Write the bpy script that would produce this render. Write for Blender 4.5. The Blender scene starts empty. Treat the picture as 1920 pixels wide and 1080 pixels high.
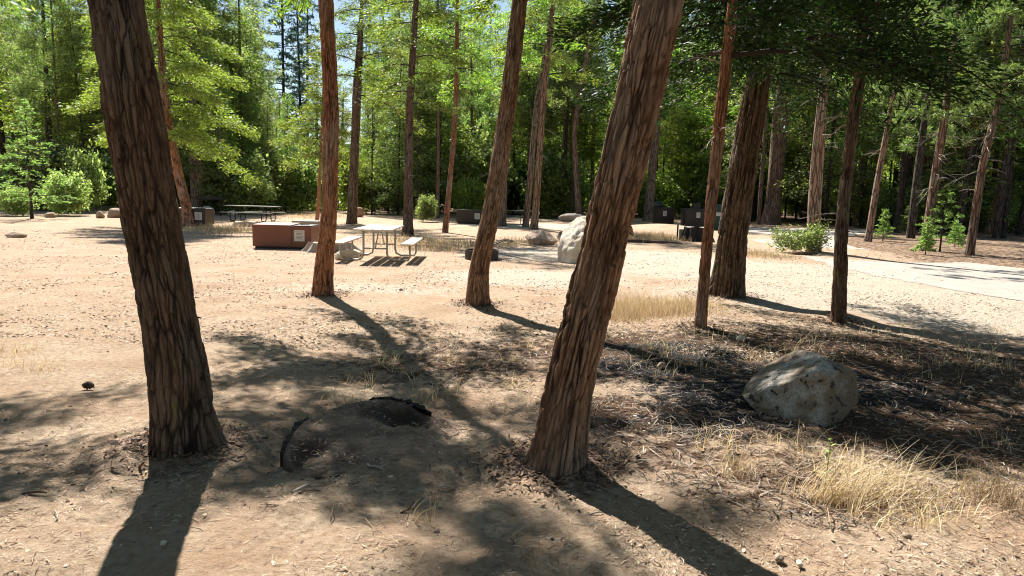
import bpy, bmesh, math, random
import numpy as np
from mathutils import Vector, noise, Matrix

# ------------------------------------------------------------------ camera, world, sun, exposure
C = bpy.context.scene.collection
SC = bpy.context.scene
F = 1300.0                      # focal length in pixels of the 1920 px wide photograph
PITCH, ROLL, H = math.radians(7.6), math.radians(1.5), 1.6
cp, sp, cr, sr = math.cos(PITCH), math.sin(PITCH), math.cos(ROLL), math.sin(ROLL)
FW = np.array([0, cp, -sp]); R0 = np.array([1, 0, 0.]); U0 = np.array([0, sp, cp])
RT = cr*R0 + sr*U0; UP = -sr*R0 + cr*U0
cam = bpy.data.objects.new('camera', bpy.data.cameras.new('camera')); C.objects.link(cam)
cam.data.sensor_width = 36; cam.data.lens = 36*F/1920; cam.data.clip_start = .05; cam.data.clip_end = 2000
M = Matrix(((RT[0], UP[0], -FW[0], 0), (RT[1], UP[1], -FW[1], 0), (RT[2], UP[2], -FW[2], H), (0, 0, 0, 1)))
cam.matrix_world = M
SC.camera = cam
SUN_AZ, SUN_EL = math.radians(-25), math.radians(49)   # azimuth from +Y towards +X
w = bpy.data.worlds.new('World'); SC.world = w; w.use_nodes = True
sky = w.node_tree.nodes.new('ShaderNodeTexSky'); sky.sky_type = 'NISHITA'; sky.sun_disc = False
sky.sun_elevation = SUN_EL; sky.sun_rotation = SUN_AZ; sky.altitude = 1300; sky.air_density = 1.2
w.node_tree.links.new(sky.outputs[0], w.node_tree.nodes['Background'].inputs[0])
w.node_tree.nodes['Background'].inputs[1].default_value = 0.05
sl = bpy.data.lights.new('sun', 'SUN'); sl.energy = 5.0; sl.angle = math.radians(.53); sl.color = (1, .94, .87)
so = bpy.data.objects.new('sun', sl); C.objects.link(so)
SD = Vector((math.sin(SUN_AZ)*math.cos(SUN_EL), math.cos(SUN_AZ)*math.cos(SUN_EL), math.sin(SUN_EL)))
so.rotation_euler = SD.to_track_quat('Z', 'Y').to_euler(); so.location = (0, 0, 40)
SC.view_settings.view_transform = 'Standard'; SC.view_settings.look = 'None'
SC.view_settings.gamma = 1; SC.view_settings.use_curve_mapping = False
SC.view_settings.exposure = 1.4
SC.render.engine = 'CYCLES'; SC.cycles.pixel_filter_type = 'BLACKMAN_HARRIS'; SC.cycles.filter_width = 1.1
SC.cycles.max_bounces = 7; SC.cycles.diffuse_bounces = 3; SC.cycles.transmission_bounces = 5; SC.cycles.transparent_max_bounces = 4
SC.cycles.caustics_reflective = False; SC.cycles.caustics_refractive = False

rng = np.random.default_rng(7); random.seed(7)

# ------------------------------------------------------------------ calibration helpers
def ray(px, py):
    d = FW + (px-960)/F*RT - (py-540)/F*UP
    return d
def smooth(a, b, x):
    t = np.clip((x-a)/(b-a), 0, 1); return t*t*(3-2*t)
STUMP = (-0.86, 4.30)
def gh(x, y):
    """height of the ground; works on arrays"""
    x = np.asarray(x, float); y = np.asarray(y, float)
    fade = 1-smooth(11, 17, np.hypot(x, y))
    z = fade*(.022*np.sin(1.1*x+.6)*np.cos(.9*y+1)+.012*np.sin(2.7*x+1.3*y)+.008*np.sin(4.1*y-3.3*x+2))
    for (mx, my, r, h) in MOUNDS:
        z = z + h*np.exp(-((x-mx)**2+(y-my)**2)/(r*r))
    z = z - .09*np.exp(-(((x-STUMP[0]+.53)/.10)**2+((y-STUMP[1]+.05)/.5)**2))
    z = z - .05*np.exp(-(((x-STUMP[0]-.3)/.4)**2+((y-STUMP[1]-.62)/.12)**2))
    return z
MOUNDS = [(-2.1, 4.4, .55, .05), (.3, 4.25, .6, .05), (-2.9, 10.7, .6, .05), (-.5, 10.1, .6, .05), (3.6, 11.7, 1.0, .07),
          (2.4, 8.8, .5, .05), (4.6, 9.7, .5, .05), (.6, 3.1, .5, .03), (-2.4, 3.2, .5, .03), (7.2, 34, 2.6, .42), (11.4, 22.5, 1.6, .12), (3.0, 5.0, .7, -.04)]
def ground(px, py):
    d = ray(px, py); z = 0.
    for _ in range(4):
        t = (z-H)/d[2]; p = d*t
        z = float(gh(p[0], p[1]))
    return p[0], p[1], z
def on_plane(px, py, y):
    d = ray(px, py); t = y/d[1]; return d[0]*t, H+d[2]*t, t   # x, z, depth

# ------------------------------------------------------------------ mesh helpers
def mesh_np(name, V, Fc, mats, slot=None, smooth_=False):
    me = bpy.data.meshes.new(name)
    V = np.asarray(V, np.float32); n = len(V); Fc = np.asarray(Fc, np.int32); k = Fc.shape[1]; m = len(Fc)
    me.vertices.add(n); me.vertices.foreach_set('co', V.ravel())
    me.loops.add(m*k); me.loops.foreach_set('vertex_index', Fc.ravel())
    me.polygons.add(m); me.polygons.foreach_set('loop_start', np.arange(0, m*k, k, dtype=np.int32))
    me.polygons.foreach_set('loop_total', np.full(m, k, np.int32))
    if slot is not None: me.polygons.foreach_set('material_index', np.asarray(slot, np.int32))
    if smooth_: me.polygons.foreach_set('use_smooth', np.ones(m, bool))
    for mt in mats: me.materials.append(mt)
    me.update(calc_edges=True); me.validate()
    return me
def obj(name, me, parent=None, loc=(0, 0, 0), rot=(0, 0, 0)):
    o = bpy.data.objects.new(name, me); C.objects.link(o)
    o.location = loc; o.rotation_euler = rot
    if parent: o.parent = parent
    return o
def tag(o, label=None, cat=None, group=None, kind=None):
    if label: o['label'] = label
    if cat: o['category'] = cat
    if group: o['group'] = group
    if kind: o['kind'] = kind
    return o
def empty(name, loc, label, cat, group=None, rz=0):
    o = bpy.data.objects.new(name, None); C.objects.link(o); o.location = loc; o.rotation_euler = (0, 0, rz)
    return tag(o, label, cat, group)
class MB:
    def __init__(s): s.bm = bmesh.new()
    def box(s, c, d, rz=0, ry=0, rx=0, bev=0, taper=None):
        r = bmesh.ops.create_cube(s.bm, size=1)
        vs = r['verts']
        for v in vs:
            v.co = Vector((v.co.x*d[0], v.co.y*d[1], v.co.z*d[2]))
            if taper and v.co.z > 0: v.co.x *= taper; v.co.y *= taper
        if bev:
            es = list({e for v in vs for e in v.link_edges})
            rr = bmesh.ops.bevel(s.bm, geom=es, offset=bev, segments=2, affect='EDGES')
            vs = list({v for f in rr['faces'] for v in f.verts} | {v for v in vs if v.is_valid})
        mt = Matrix.Translation(c) @ Matrix.Rotation(rz, 4, 'Z') @ Matrix.Rotation(ry, 4, 'Y') @ Matrix.Rotation(rx, 4, 'X')
        for v in vs: v.co = mt @ v.co
        return s
    def tube(s, pts, r, n=8, cap=True):
        pts = [Vector(p) for p in pts]; rs = r if isinstance(r, (list, tuple)) else [r]*len(pts)
        rings = []; a = None
        for i, p in enumerate(pts):
            t = (pts[min(i+1, len(pts)-1)]-pts[max(i-1, 0)]).normalized()
            if a is None: a = t.orthogonal().normalized()
            a = (a - t*a.dot(t)).normalized(); b = t.cross(a)
            rings.append([s.bm.verts.new(p+(a*math.cos(q)+b*math.sin(q))*rs[i]) for q in [2*math.pi*k/n for k in range(n)]])
        for i in range(len(rings)-1):
            for k in range(n):
                f = s.bm.faces.new((rings[i][k], rings[i][(k+1) % n], rings[i+1][(k+1) % n], rings[i+1][k])); f.smooth = True
        if cap: s.bm.faces.new(rings[0][::-1]); s.bm.faces.new(rings[-1])
        return s
    def poly(s, pts): s.bm.faces.new([s.bm.verts.new(p) for p in pts]); return s
    def build(s, name, mat, parent=None, loc=(0, 0, 0), rot=(0, 0, 0)):
        me = bpy.data.meshes.new(name); s.bm.normal_update(); s.bm.to_mesh(me); s.bm.free()
        me.materials.append(mat); return obj(name, me, parent, loc, rot)

# ------------------------------------------------------------------ materials
def nodes(name):
    m = bpy.data.materials.new(name); m.use_nodes = True; nt = m.node_tree
    return m, nt, nt.nodes['Principled BSDF'], nt.nodes['Material Output']
def N(nt, t, **kw):
    n = nt.nodes.new(t)
    for k, v in kw.items():
        if k.startswith('i_'): n.inputs[int(k[2:]) if k[2:].isdigit() else k[2:]].default_value = v
        else: setattr(n, k, v)
    return n
def ramp(nt, src, stops):
    r = nt.nodes.new('ShaderNodeValToRGB'); e = r.color_ramp.elements
    while len(e) < len(stops): e.new(.5)
    for k, (p, c) in enumerate(stops): e[k].position = p; e[k].color = (*c, 1) if len(c) == 3 else c
    nt.links.new(src, r.inputs[0]); return r
def mix(nt, fac, a, b, mode='MIX'):
    m = nt.nodes.new('ShaderNodeMix'); m.data_type = 'RGBA'; m.blend_type = mode
    for s, v in ((0, fac), (6, a), (7, b)):
        if hasattr(v, 'node'): nt.links.new(v, m.inputs[s])
        elif s == 0: m.inputs[0].default_value = v
        else: m.inputs[s].default_value = (*v, 1)
    return m.outputs[2]
def tex(nt, kind, vec, scale, **kw):
    n = nt.nodes.new('ShaderNodeTex'+kind); n.inputs['Scale'].default_value = scale
    for k, v in kw.items():
        if k in n.inputs: n.inputs[k].default_value = v
        else: setattr(n, k, v)
    if vec is not None: nt.links.new(vec, n.inputs['Vector'])
    return n
def scaled(nt, vec, s):
    m = nt.nodes.new('ShaderNodeMapping'); m.inputs['Scale'].default_value = s; nt.links.new(vec, m.inputs['Vector']); return m.outputs[0]
def bump(nt, b, h, dist, strength=1, normal=None):
    n = nt.nodes.new('ShaderNodeBump'); n.inputs['Distance'].default_value = dist; n.inputs['Strength'].default_value = strength
    nt.links.new(h, n.inputs['Height'])
    if normal is not None: nt.links.new(normal, n.inputs['Normal'])
    nt.links.new(n.outputs[0], b.inputs['Normal']); return n.outputs[0]

def mat_bark(name, dark, mid, light, near=False, k=13.0, moss=0.):
    m, nt, b, out = nodes(name); b.inputs['Roughness'].default_value = .92; b.inputs['Specular IOR Level'].default_value = .2
    at = N(nt, 'ShaderNodeAttribute', attribute_name='bark'); v = at.outputs['Vector']
    warp = tex(nt, 'Noise', v, 3.0, Detail=3)
    ad = N(nt, 'ShaderNodeVectorMath', operation='MULTIPLY_ADD'); nt.links.new(warp.outputs['Color'], ad.inputs[0])
    ad.inputs[1].default_value = (.10, .10, .2); nt.links.new(v, ad.inputs[2])
    fine = tex(nt, 'Noise', scaled(nt, ad.outputs[0], (75, 75, 4.5)), 1.0, Detail=7, Roughness=.72)
    mac = tex(nt, 'Noise', scaled(nt, v, (3, 3, 1.2)), 1.0, Detail=3)
    if near:
        ck = N(nt, 'ShaderNodeAttribute', attribute_name='crack').outputs['Fac']
    else:
        vo = tex(nt, 'Voronoi', scaled(nt, ad.outputs[0], (k, k, k*.13)), 1.0, feature='DISTANCE_TO_EDGE')
        ck = ramp(nt, vo.outputs['Distance'], [(0, (.9, .9, .9)), (.13, (0, 0, 0))]).outputs[0]
    base = ramp(nt, fine.outputs['Fac'], [(.30, tuple(c*.45 for c in mid)), (.46, mid), (.66, light)]).outputs[0]
    oi = N(nt, 'ShaderNodeObjectInfo')
    base = mix(nt, ramp(nt, mac.outputs['Fac'], [(.46, (0, 0, 0)), (.66, (.55, .55, .55))]).outputs[0], base, tuple(c*.8+.02 for c in (light[0]*.8, light[0]*.72, light[0]*.62)))
    if moss:
        mo = tex(nt, 'Noise', scaled(nt, v, (9, 9, 6)), 1.0, Detail=5)
        base = mix(nt, ramp(nt, mo.outputs['Fac'], [(.66, (0, 0, 0)), (.72, (moss, moss, moss))]).outputs[0], base, (.22, .23, .06))
    col = mix(nt, ck, base, dark)
    hs = N(nt, 'ShaderNodeHueSaturation'); nt.links.new(col, hs.inputs['Color'])
    mr = N(nt, 'ShaderNodeMapRange'); nt.links.new(oi.outputs['Random'], mr.inputs[0]); mr.inputs[3].default_value = .8; mr.inputs[4].default_value = 1.15
    nt.links.new(mr.outputs[0], hs.inputs['Value'])
    nt.links.new(hs.outputs[0], b.inputs['Base Color'])
    n1 = bump(nt, b, fine.outputs['Fac'], .022 if near else .03, 1.)
    if not near:
        inv = N(nt, 'ShaderNodeMath', operation='SUBTRACT'); inv.inputs[0].default_value = 1; nt.links.new(ck, inv.inputs[1])
        bump(nt, b, inv.outputs[0], .04, 1, n1)
    return m
BARK_CEDAR = mat_bark('bark_cedar', (.035, .018, .011), (.25, .135, .080), (.54, .34, .215), near=True, moss=.7)
BARK_DARK = mat_bark('bark_brown', (.03, .019, .014), (.15, .096, .064), (.32, .22, .15), near=True, moss=.8)
BARK_RED = mat_bark('bark_red', (.05, .02, .010), (.35, .155, .08), (.56, .31, .19), near=True)
BARK_FAR = mat_bark('bark_far', (.045, .03, .022), (.22, .15, .11), (.36, .27, .205), k=9)
BARK_PINE = mat_bark('bark_pine', (.05, .03, .02), (.26, .155, .10), (.40, .28, .20), k=9)
BARK_DUSK = mat_bark('bark_dusk', (.015, .012, .010), (.065, .048, .037), (.125, .095, .073), k=9)  # shaded copy of the far bark, forest gloom put into the colour

def mat_leaf(name, a, b2, c3, trans=.5, tcol=(1.5, 1.7, .8), gloss=.35):
    m, nt, b, out = nodes(name)
    gi = N(nt, 'ShaderNodeNewGeometry'); oi = N(nt, 'ShaderNodeObjectInfo')
    co = N(nt, 'ShaderNodeTexCoord')
    cl = tex(nt, 'Noise', co.outputs['Object'], .9, Detail=2)
    r = ramp(nt, gi.outputs['Random Per Island'], [(0, a), (.55, b2), (1, c3)]).outputs[0]
    hs = N(nt, 'ShaderNodeHueSaturation'); nt.links.new(r, hs.inputs['Color'])
    ad = N(nt, 'ShaderNodeMath', operation='ADD'); nt.links.new(oi.outputs['Random'], ad.inputs[0]); nt.links.new(cl.outputs['Fac'], ad.inputs[1])
    mr = N(nt, 'ShaderNodeMapRange'); nt.links.new(ad.outputs[0], mr.inputs[0]); mr.inputs[1].default_value = .3; mr.inputs[2].default_value = 1.7; mr.inputs[3].default_value = .5; mr.inputs[4].default_value = 1.3
    nt.links.new(mr.outputs[0], hs.inputs['Value'])
    mh = N(nt, 'ShaderNodeMapRange'); nt.links.new(oi.outputs['Random'], mh.inputs[0]); mh.inputs[3].default_value = .485; mh.inputs[4].default_value = .515
    nt.links.new(mh.outputs[0], hs.inputs['Hue'])
    nt.links.new(hs.outputs[0], b.inputs['Base Color']); b.inputs['Roughness'].default_value = .5; b.inputs['Specular IOR Level'].default_value = gloss
    tr = N(nt, 'ShaderNodeBsdfTranslucent'); tc = mix(nt, 1., hs.outputs[0], tcol, 'MULTIPLY'); nt.links.new(tc, tr.inputs[0])
    ms = N(nt, 'ShaderNodeMixShader'); ms.inputs[0].default_value = trans
    nt.links.new(b.outputs[0], ms.inputs[1]); nt.links.new(tr.outputs[0], ms.inputs[2]); nt.links.new(ms.outputs[0], out.inputs[0])
    return m
LEAF_CEDAR = mat_leaf('foliage_cedar', (.07, .13, .022), (.15, .23, .035), (.33, .38, .11), .58, gloss=.8)
LEAF_BRIGHT = mat_leaf('foliage_bright', (.11, .16, .03), (.20, .26, .05), (.36, .38, .13), .55, gloss=.6)
LEAF_FAR = mat_leaf('foliage_far', (.085, .145, .038), (.17, .25, .06), (.42, .46, .22), .60, (1.4, 1.4, .9), .8)
LEAF_PINE = mat_leaf('foliage_pine', (.09, .16, .05), (.18, .26, .085), (.32, .38, .17), .45, gloss=.6)
LEAF_SHADE = mat_leaf('foliage_shade', (.012, .028, .009), (.022, .048, .013), (.05, .08, .025), .3, gloss=.12)  # cedar foliage with its backlit silhouette darkness put into the colour
LEAF_HAZE_BLUE = mat_leaf('foliage_haze_blue', (.05, .09, .07), (.08, .13, .10), (.13, .19, .14), .4, (1.2, 1.4, 1.2))  # far conifers, blue of hazy air put into the foliage colour
LEAF_SAP = mat_leaf('foliage_sapling', (.11, .19, .06), (.20, .31, .10), (.33, .42, .18), .5)
LEAF_BROAD = mat_leaf('foliage_broadleaf', (.13, .17, .055), (.25, .30, .11), (.48, .52, .27), .58, (1.3, 1.5, .8), .6)
STRAW = mat_leaf('dry_straw', (.36, .27, .155), (.60, .48, .31), (.78, .67, .47), .35, (1.1, 1.0, .8), .2)

def simple(name, col, rough=.6, metal=0, nscale=12, var=.25, bd=.003, spec=.4, coord='Object'):
    m, nt, b, out = nodes(name); co = N(nt, 'ShaderNodeTexCoord')
    n = tex(nt, 'Noise', co.outputs[coord], nscale, Detail=6, Roughness=.6)
    c = mix(nt, n.outputs['Fac'], tuple(x*(1-var) for x in col), tuple(min(1, x*(1+var)) for x in col))
    nt.links.new(c, b.inputs['Base Color']); b.inputs['Roughness'].default_value = rough; b.inputs['Metallic'].default_value = metal
    b.inputs['Specular IOR Level'].default_value = spec
    bump(nt, b, n.outputs['Fac'], bd, .6); return m
BROWN = simple('brown_paint', (.18, .062, .034), .45, nscale=5, var=.18)
BROWN_DK = simple('dark_brown_paint', (.030, .018, .013), .45, nscale=5)
STEEL_DK = simple('dark_steel', (.02, .019, .018), .55)
BLACK = simple('charcoal_plastic', (.022, .022, .026), .5)
GALV = simple('weathered_metal', (.42, .39, .33), .5, .35, nscale=20)
WOODP = simple('pale_weathered_wood', (.60, .53, .43), .7, nscale=9, var=.2)
WOODG = simple('grey_green_wood', (.17, .17, .13), .7, nscale=9)
CONC = simple('concrete', (.34, .30, .25), .9, nscale=15, var=.2, bd=.01)
PAPER = simple('paper_notice', (.62, .60, .54), .7, nscale=30, var=.08)
INK = simple('notice_ink', (.22, .20, .17), .8)
YELLOW = simple('yellow_sticker', (.60, .50, .08), .6)
GREENP = simple('green_paint', (.02, .06, .045), .5)
CHAR = simple('charred_wood', (.022, .018, .016), .9, nscale=30, var=.5, bd=.02)
CUTWOOD = simple('cut_wood', (.40, .27, .16), .8, nscale=18, var=.35, bd=.01)
ORANGEW = simple('orange_split_wood', (.42, .20, .075), .8, nscale=9, var=.6, bd=.02)
GREYWOOD = simple('grey_dead_wood', (.36, .31, .26), .85, nscale=20, var=.35, bd=.01)
STICKM = simple('stick_bark', (.10, .065, .045), .9, nscale=40, var=.4)
CONE = simple('pine_cone_brown', (.06, .035, .022), .8, nscale=60, var=.4)

def mat_rock(name, base, dark, warm, spots=.5, lich=1):
    m, nt, b, out = nodes(name); co = N(nt, 'ShaderNodeTexCoord').outputs['Object']
    big = tex(nt, 'Noise', co, 3.2, Detail=5, Roughness=.6); sm = tex(nt, 'Noise', co, 34, Detail=4, Roughness=.7)
    vo = tex(nt, 'Noise', co, 21, Detail=1); sp2 = tex(nt, 'Noise', co, 75, Detail=2)
    c = mix(nt, ramp(nt, big.outputs['Fac'], [(.38, (0, 0, 0)), (.52, (1, 1, 1))]).outputs[0], base, warm)
    c = mix(nt, ramp(nt, sm.outputs['Fac'], [(.45, (0, 0, 0)), (.7, (spots, spots, spots))]).outputs[0], c, dark)
    ms = tex(nt, 'Noise', co, 6, Detail=2)
    sel = N(nt, 'ShaderNodeMath', operation='MULTIPLY')
    nt.links.new(ramp(nt, vo.outputs['Fac'], [(.60, (0, 0, 0)), (.64, (1, 1, 1))]).outputs[0], sel.inputs[0])
    nt.links.new(ramp(nt, ms.outputs['Fac'], [(.46, (0, 0, 0)), (.54, (lich, lich, lich))]).outputs[0], sel.inputs[1])
    c = mix(nt, sel.outputs[0], c, tuple(x*.35 for x in dark))
    c = mix(nt, ramp(nt, sp2.outputs['Fac'], [(.62, (0, 0, 0)), (.68, (.7, .7, .7))]).outputs[0], c, tuple(x*.5 for x in dark))
    nt.links.new(c, b.inputs['Base Color']); b.inputs['Roughness'].default_value = .9
    n1 = bump(nt, b, sm.outputs['Fac'], .025, 1.); bump(nt, b, big.outputs['Fac'], .05, .6, n1); return m
GRANITE = mat_rock('granite_lichen', (.44, .42, .38), (.15, .13, .11), (.22, .165, .105), .75)
GRANITE_W = mat_rock('granite_pale', (.74, .69, .59), (.50, .43, .33), (.64, .55, .42), .35, .2)
ROCK_TAN = mat_rock('rock_tan', (.42, .33, .24), (.26, .20, .14), (.40, .27, .18), .5, .3)
ROCK_RED = mat_rock('rock_reddish', (.36, .20, .13), (.22, .13, .09), (.40, .22, .14), .4, .2)

# ground: masks come from vertex attributes (where litter, gravel, ash, dry grass lie, dark ones widened to paint shade)
def mat_ground():
    m, nt, b, out = nodes('ground_dirt'); co = N(nt, 'ShaderNodeTexCoord').outputs['Object']
    A = lambda n: N(nt, 'ShaderNodeAttribute', attribute_name=n).outputs['Fac']
    n1 = tex(nt, 'Noise', co, 1.3, Detail=8, Roughness=.65); n2 = tex(nt, 'Noise', co, 22, Detail=6, Roughness=.75)
    n3 = tex(nt, 'Noise', co, 120, Detail=3, Roughness=.7); fib = tex(nt, 'Noise', scaled(nt, co, (70, 18, 20)), 1., Detail=5, Roughness=.7, Distortion=1.5)
    vor = tex(nt, 'Voronoi', co, 45., Randomness=1.); n4 = tex(nt, 'Noise', co, 6, Detail=5, Roughness=.7)
    sand = ramp(nt, n2.outputs['Fac'], [(.32, (.27, .185, .12)), (.5, (.47, .36, .255)), (.7, (.61, .50, .36))]).outputs[0]
    sand = mix(nt, ramp(nt, n1.outputs['Fac'], [(.4, (0, 0, 0)), (.65, (.8, .8, .8))]).outputs[0], sand, (.38, .25, .16))
    sand = mix(nt, ramp(nt, fib.outputs['Fac'], [(.28, (.6, .6, .6)), (.42, (0, 0, 0))]).outputs[0], sand, (.22, .14, .085))
    gravel = ramp(nt, vor.outputs['Distance'], [(.1, (.66, .59, .49)), (.5, (.56, .49, .39)), (.75, (.30, .24, .17))]).outputs[0]
    gravel = mix(nt, ramp(nt, n3.outputs['Fac'], [(.4, (0, 0, 0)), (.7, (.5, .5, .5))]).outputs[0], gravel, (.40, .34, .26))
    duff_shade = ramp(nt, fib.outputs['Fac'], [(.32, (.045, .026, .017)), (.52, (.13, .078, .048)), (.72, (.34, .24, .155))]).outputs[0]  # needle litter, tone darkened to deepen the shade on the right
    duff_shade = mix(nt, ramp(nt, n4.outputs['Fac'], [(.45, (0, 0, 0)), (.65, (.6, .6, .6))]).outputs[0], duff_shade, (.075, .045, .028))
    ash_shade = ramp(nt, n2.outputs['Fac'], [(.42, (.016, .015, .016)), (.6, (.045, .045, .048)), (.74, (.30, .30, .31))]).outputs[0]
    straw = ramp(nt, fib.outputs['Fac'], [(.3, (.34, .24, .12)), (.6, (.60, .47, .27))]).outputs[0]
    def msk(name, nz, wd=.5):
        a = N(nt, 'ShaderNodeMath', operation='ADD'); nt.links.new(A(name), a.inputs[0])
        s = N(nt, 'ShaderNodeMath', operation='MULTIPLY_ADD'); nt.links.new(nz, s.inputs[0]); s.inputs[1].default_value = wd*2; s.inputs[2].default_value = -wd
        nt.links.new(s.outputs[0], a.inputs[1])
        return ramp(nt, a.outputs[0], [(.42, (0, 0, 0)), (.60, (1, 1, 1))]).outputs[0]
    c = mix(nt, msk('gravel', n4.outputs['Fac']), sand, gravel)
    c = mix(nt, msk('duff_shade', n4.outputs['Fac'], .8), c, duff_shade)
    c = mix(nt, msk('straw', n4.outputs['Fac'], .8), c, straw)
    c = mix(nt, msk('ash_shade', n4.outputs['Fac'], 1.1), c, ash_shade)
    nt.links.new(c, b.inputs['Base Color']); b.inputs['Roughness'].default_value = .95; b.inputs['Specular IOR Level'].default_value = .1
    b1 = bump(nt, b, n2.outputs['Fac'], .05, 1.); b2 = bump(nt, b, vor.outputs['Distance'], .006, .6, b1); bump(nt, b, fib.outputs['Fac'], .012, .7, b2)
    return m
GROUND = mat_ground()
m, nt, b, out = nodes('road_surface'); co = N(nt, 'ShaderNodeTexCoord').outputs['Object']
n1 = tex(nt, 'Noise', co, 2, Detail=8, Roughness=.7); n2 = tex(nt, 'Noise', co, 60, Detail=4)
c = ramp(nt, n1.outputs['Fac'], [(.35, (.27, .245, .205)), (.6, (.36, .325, .275))]).outputs[0]
c = mix(nt, ramp(nt, n2.outputs['Fac'], [(.4, (0, 0, 0)), (.7, (.4, .4, .4))]).outputs[0], c, (.26, .24, .21))
nt.links.new(c, b.inputs['Base Color']); b.inputs['Roughness'].default_value = .9; bump(nt, b, n2.outputs['Fac'], .01, .5); ROAD = m
HILLM = simple('hill_green', (.06, .085, .03), 1, nscale=.3, var=.6, bd=.5, spec=.05)

# ------------------------------------------------------------------ ground sheet, hills, road
def axis(parts):
    a = []
    for lo, hi, st in parts: a += list(np.arange(lo, hi-1e-6, st))
    return np.array(a+[parts[-1][1]])
X = axis([(-400, -60, 40), (-60, -20, 2), (-20, -7, .4), (-7, -3.2, .1), (-3.2, 4.4, .032), (4.4, 9, .1), (9, 24, .4), (24, 60, 2), (60, 400, 40)])
Y = axis([(-60, -10, 10), (-10, 1.8, 1), (1.8, 6.5, .03), (6.5, 13, .08), (13, 30, .3), (30, 60, 1), (60, 120, 5), (120, 600, 40)])
GX, GY = np.meshgrid(X, Y); GZ = gh(GX, GY)
def fbm(x, y, s, seed):
    r = np.random.default_rng(seed); z = 0*x
    for i in range(26):
        a = r.uniform(0, 6.28); f = s*r.uniform(.5, 3.0); z = z+np.sin((x*np.cos(a)+y*np.sin(a))*f+r.uniform(0, 6.28)) / (f/s)
    return z/5
near = np.exp(-((GX/6)**2+((GY-4)/5)**2))
GZ += near*(.013*fbm(GX, GY, 9, 3)+.008*fbm(GX, GY, 26, 4))
idx = np.arange(GX.size).reshape(GX.shape)
Fq = np.stack([idx[:-1, :-1], idx[:-1, 1:], idx[1:, 1:], idx[1:, :-1]], -1).reshape(-1, 4)
me = mesh_np('ground', np.stack([GX, GY, GZ], -1).reshape(-1, 3), Fq, [GROUND], smooth_=True)
gnd = obj('ground', me); tag(gnd, kind='structure')
def blob(spec, base=0.):
    v = np.full(GX.shape, base)
    for (px, py, rx, ry, am) in spec:
        x, y, _ = ground(px, py); v = np.maximum(v, am*np.exp(-(((GX-x)/rx)**2+((GY-y)/ry)**2)))
    return v
masks = {
 'gravel': blob([(1150, 480, 5, 3.2, .9), (1450, 510, 5, 3.2, 1), (1700, 560, 5, 2.6, 1), (1850, 600, 2.5, 1.8, .9), (1000, 520, 2.5, 2, .9), (700, 540, 3, 1.5, .6), (1050, 425, 8, 5, .8)]),
 'duff_shade': np.maximum(np.maximum(blob([(1220, 428, 3, 3, .8), (1330, 790, 1, .8, .8)]),  np.maximum(smooth(0, 1, (GX-10.5-.12*(GY-22))/2)*smooth(18.5, 21, GY+.45*(GX-10))*.56, blob([(1600, 680, 2.6, 1.8, 1), (1250, 660, 1.9, 1.5, 1), (1200, 780, .7, .7, .85), (1500, 900, 1.2, .8, .6), (1750, 800, 1.6, 1.4, 1), (900, 680, 2.2, 1.2, .62), (1300, 850, .8, .6, .6)]))), smooth(52, 62, GY)*.8),  # needle litter, also spread where deeper tree shade is painted
 'straw': blob([(1200, 575, 1.1, .7, 1), (1290, 570, .9, .6, .9), (880, 455, 2.6, 1.6, .75), (430, 432, 2.5, 1.0, .8), (1250, 440, 3, 1.2, .8), (1420, 475, 1.6, 1.6, .7), (1640, 890, .5, .3, .7), (1850, 900, .5, .4, .6)]),
 'ash_shade': blob([(1300, 660, .75, .7, .9), (1340, 740, .75, .55, .95), (1400, 790, .5, .3, .8), (1210, 690, .6, .5, .9), (1180, 650, .5, .4, .7), (1290, 800, .5, .4, .75), (1600, 730, 1.1, .8, .8), (1500, 700, 1.2, .7, .8)]),  # burnt ground, patches widened to paint the dark shade around it
}
for k, v in masks.items():
    at = me.attributes.new(k, 'FLOAT', 'POINT'); at.data.foreach_set('value', v.ravel().astype(np.float32))

xs = np.linspace(-400, 400, 81); ys = np.linspace(112, 420, 26)
HX, HY = np.meshgrid(xs, ys)
HZ = -1+smooth(112, 260, HY)*(11+9*fbm(HX, HY, .012, 5)+12*smooth(20, 200, HX)+8*smooth(60, 200, -HX))
idx = np.arange(HX.size).reshape(HX.shape)
hm = mesh_np('hills', np.stack([HX, HY, HZ], -1).reshape(-1, 3), np.stack([idx[:-1, :-1], idx[:-1, 1:], idx[1:, 1:], idx[1:, :-1]], -1).reshape(-1, 4), [HILLM], smooth_=True)
tag(obj('hills', hm), kind='structure')

rp = [(1375, 426), (1400, 426), (1500, 428), (1640, 431), (1612, 440), (1572, 447), (1590, 461), (1700, 477), (1920, 504), (2150, 532), (2150, 610), (1920, 566), (1700, 528), (1570, 502), (1490, 476), (1400, 446), (1375, 440)]
bm = bmesh.new(); vs = []
rg_ = [ground(px, py)[:2] for px, py in rp]
for (xa, ya), (xb, yb) in zip(rg_, rg_[1:]+rg_[:1]):
    L_ = math.hypot(xb-xa, yb-ya); n_ = max(1, int(L_/.35)); nx_, ny_ = -(yb-ya)/L_, (xb-xa)/L_
    for q in range(n_):
        t = q/n_; j = .22*noise.noise(Vector((xa+(xb-xa)*t, ya+(yb-ya)*t, 0))*1.3)+.10*noise.noise(Vector((xa+(xb-xa)*t, ya+(yb-ya)*t, 5))*4)
        vs.append(bm.verts.new((xa+(xb-xa)*t+nx_*j, ya+(yb-ya)*t+ny_*j, .006)))
f = bm.faces.new(vs); bmesh.ops.triangulate(bm, faces=[f]); rm = bpy.data.meshes.new('road'); bm.to_mesh(rm); bm.free(); rm.materials.append(ROAD)
tag(obj('road', rm), kind='structure')

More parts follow.
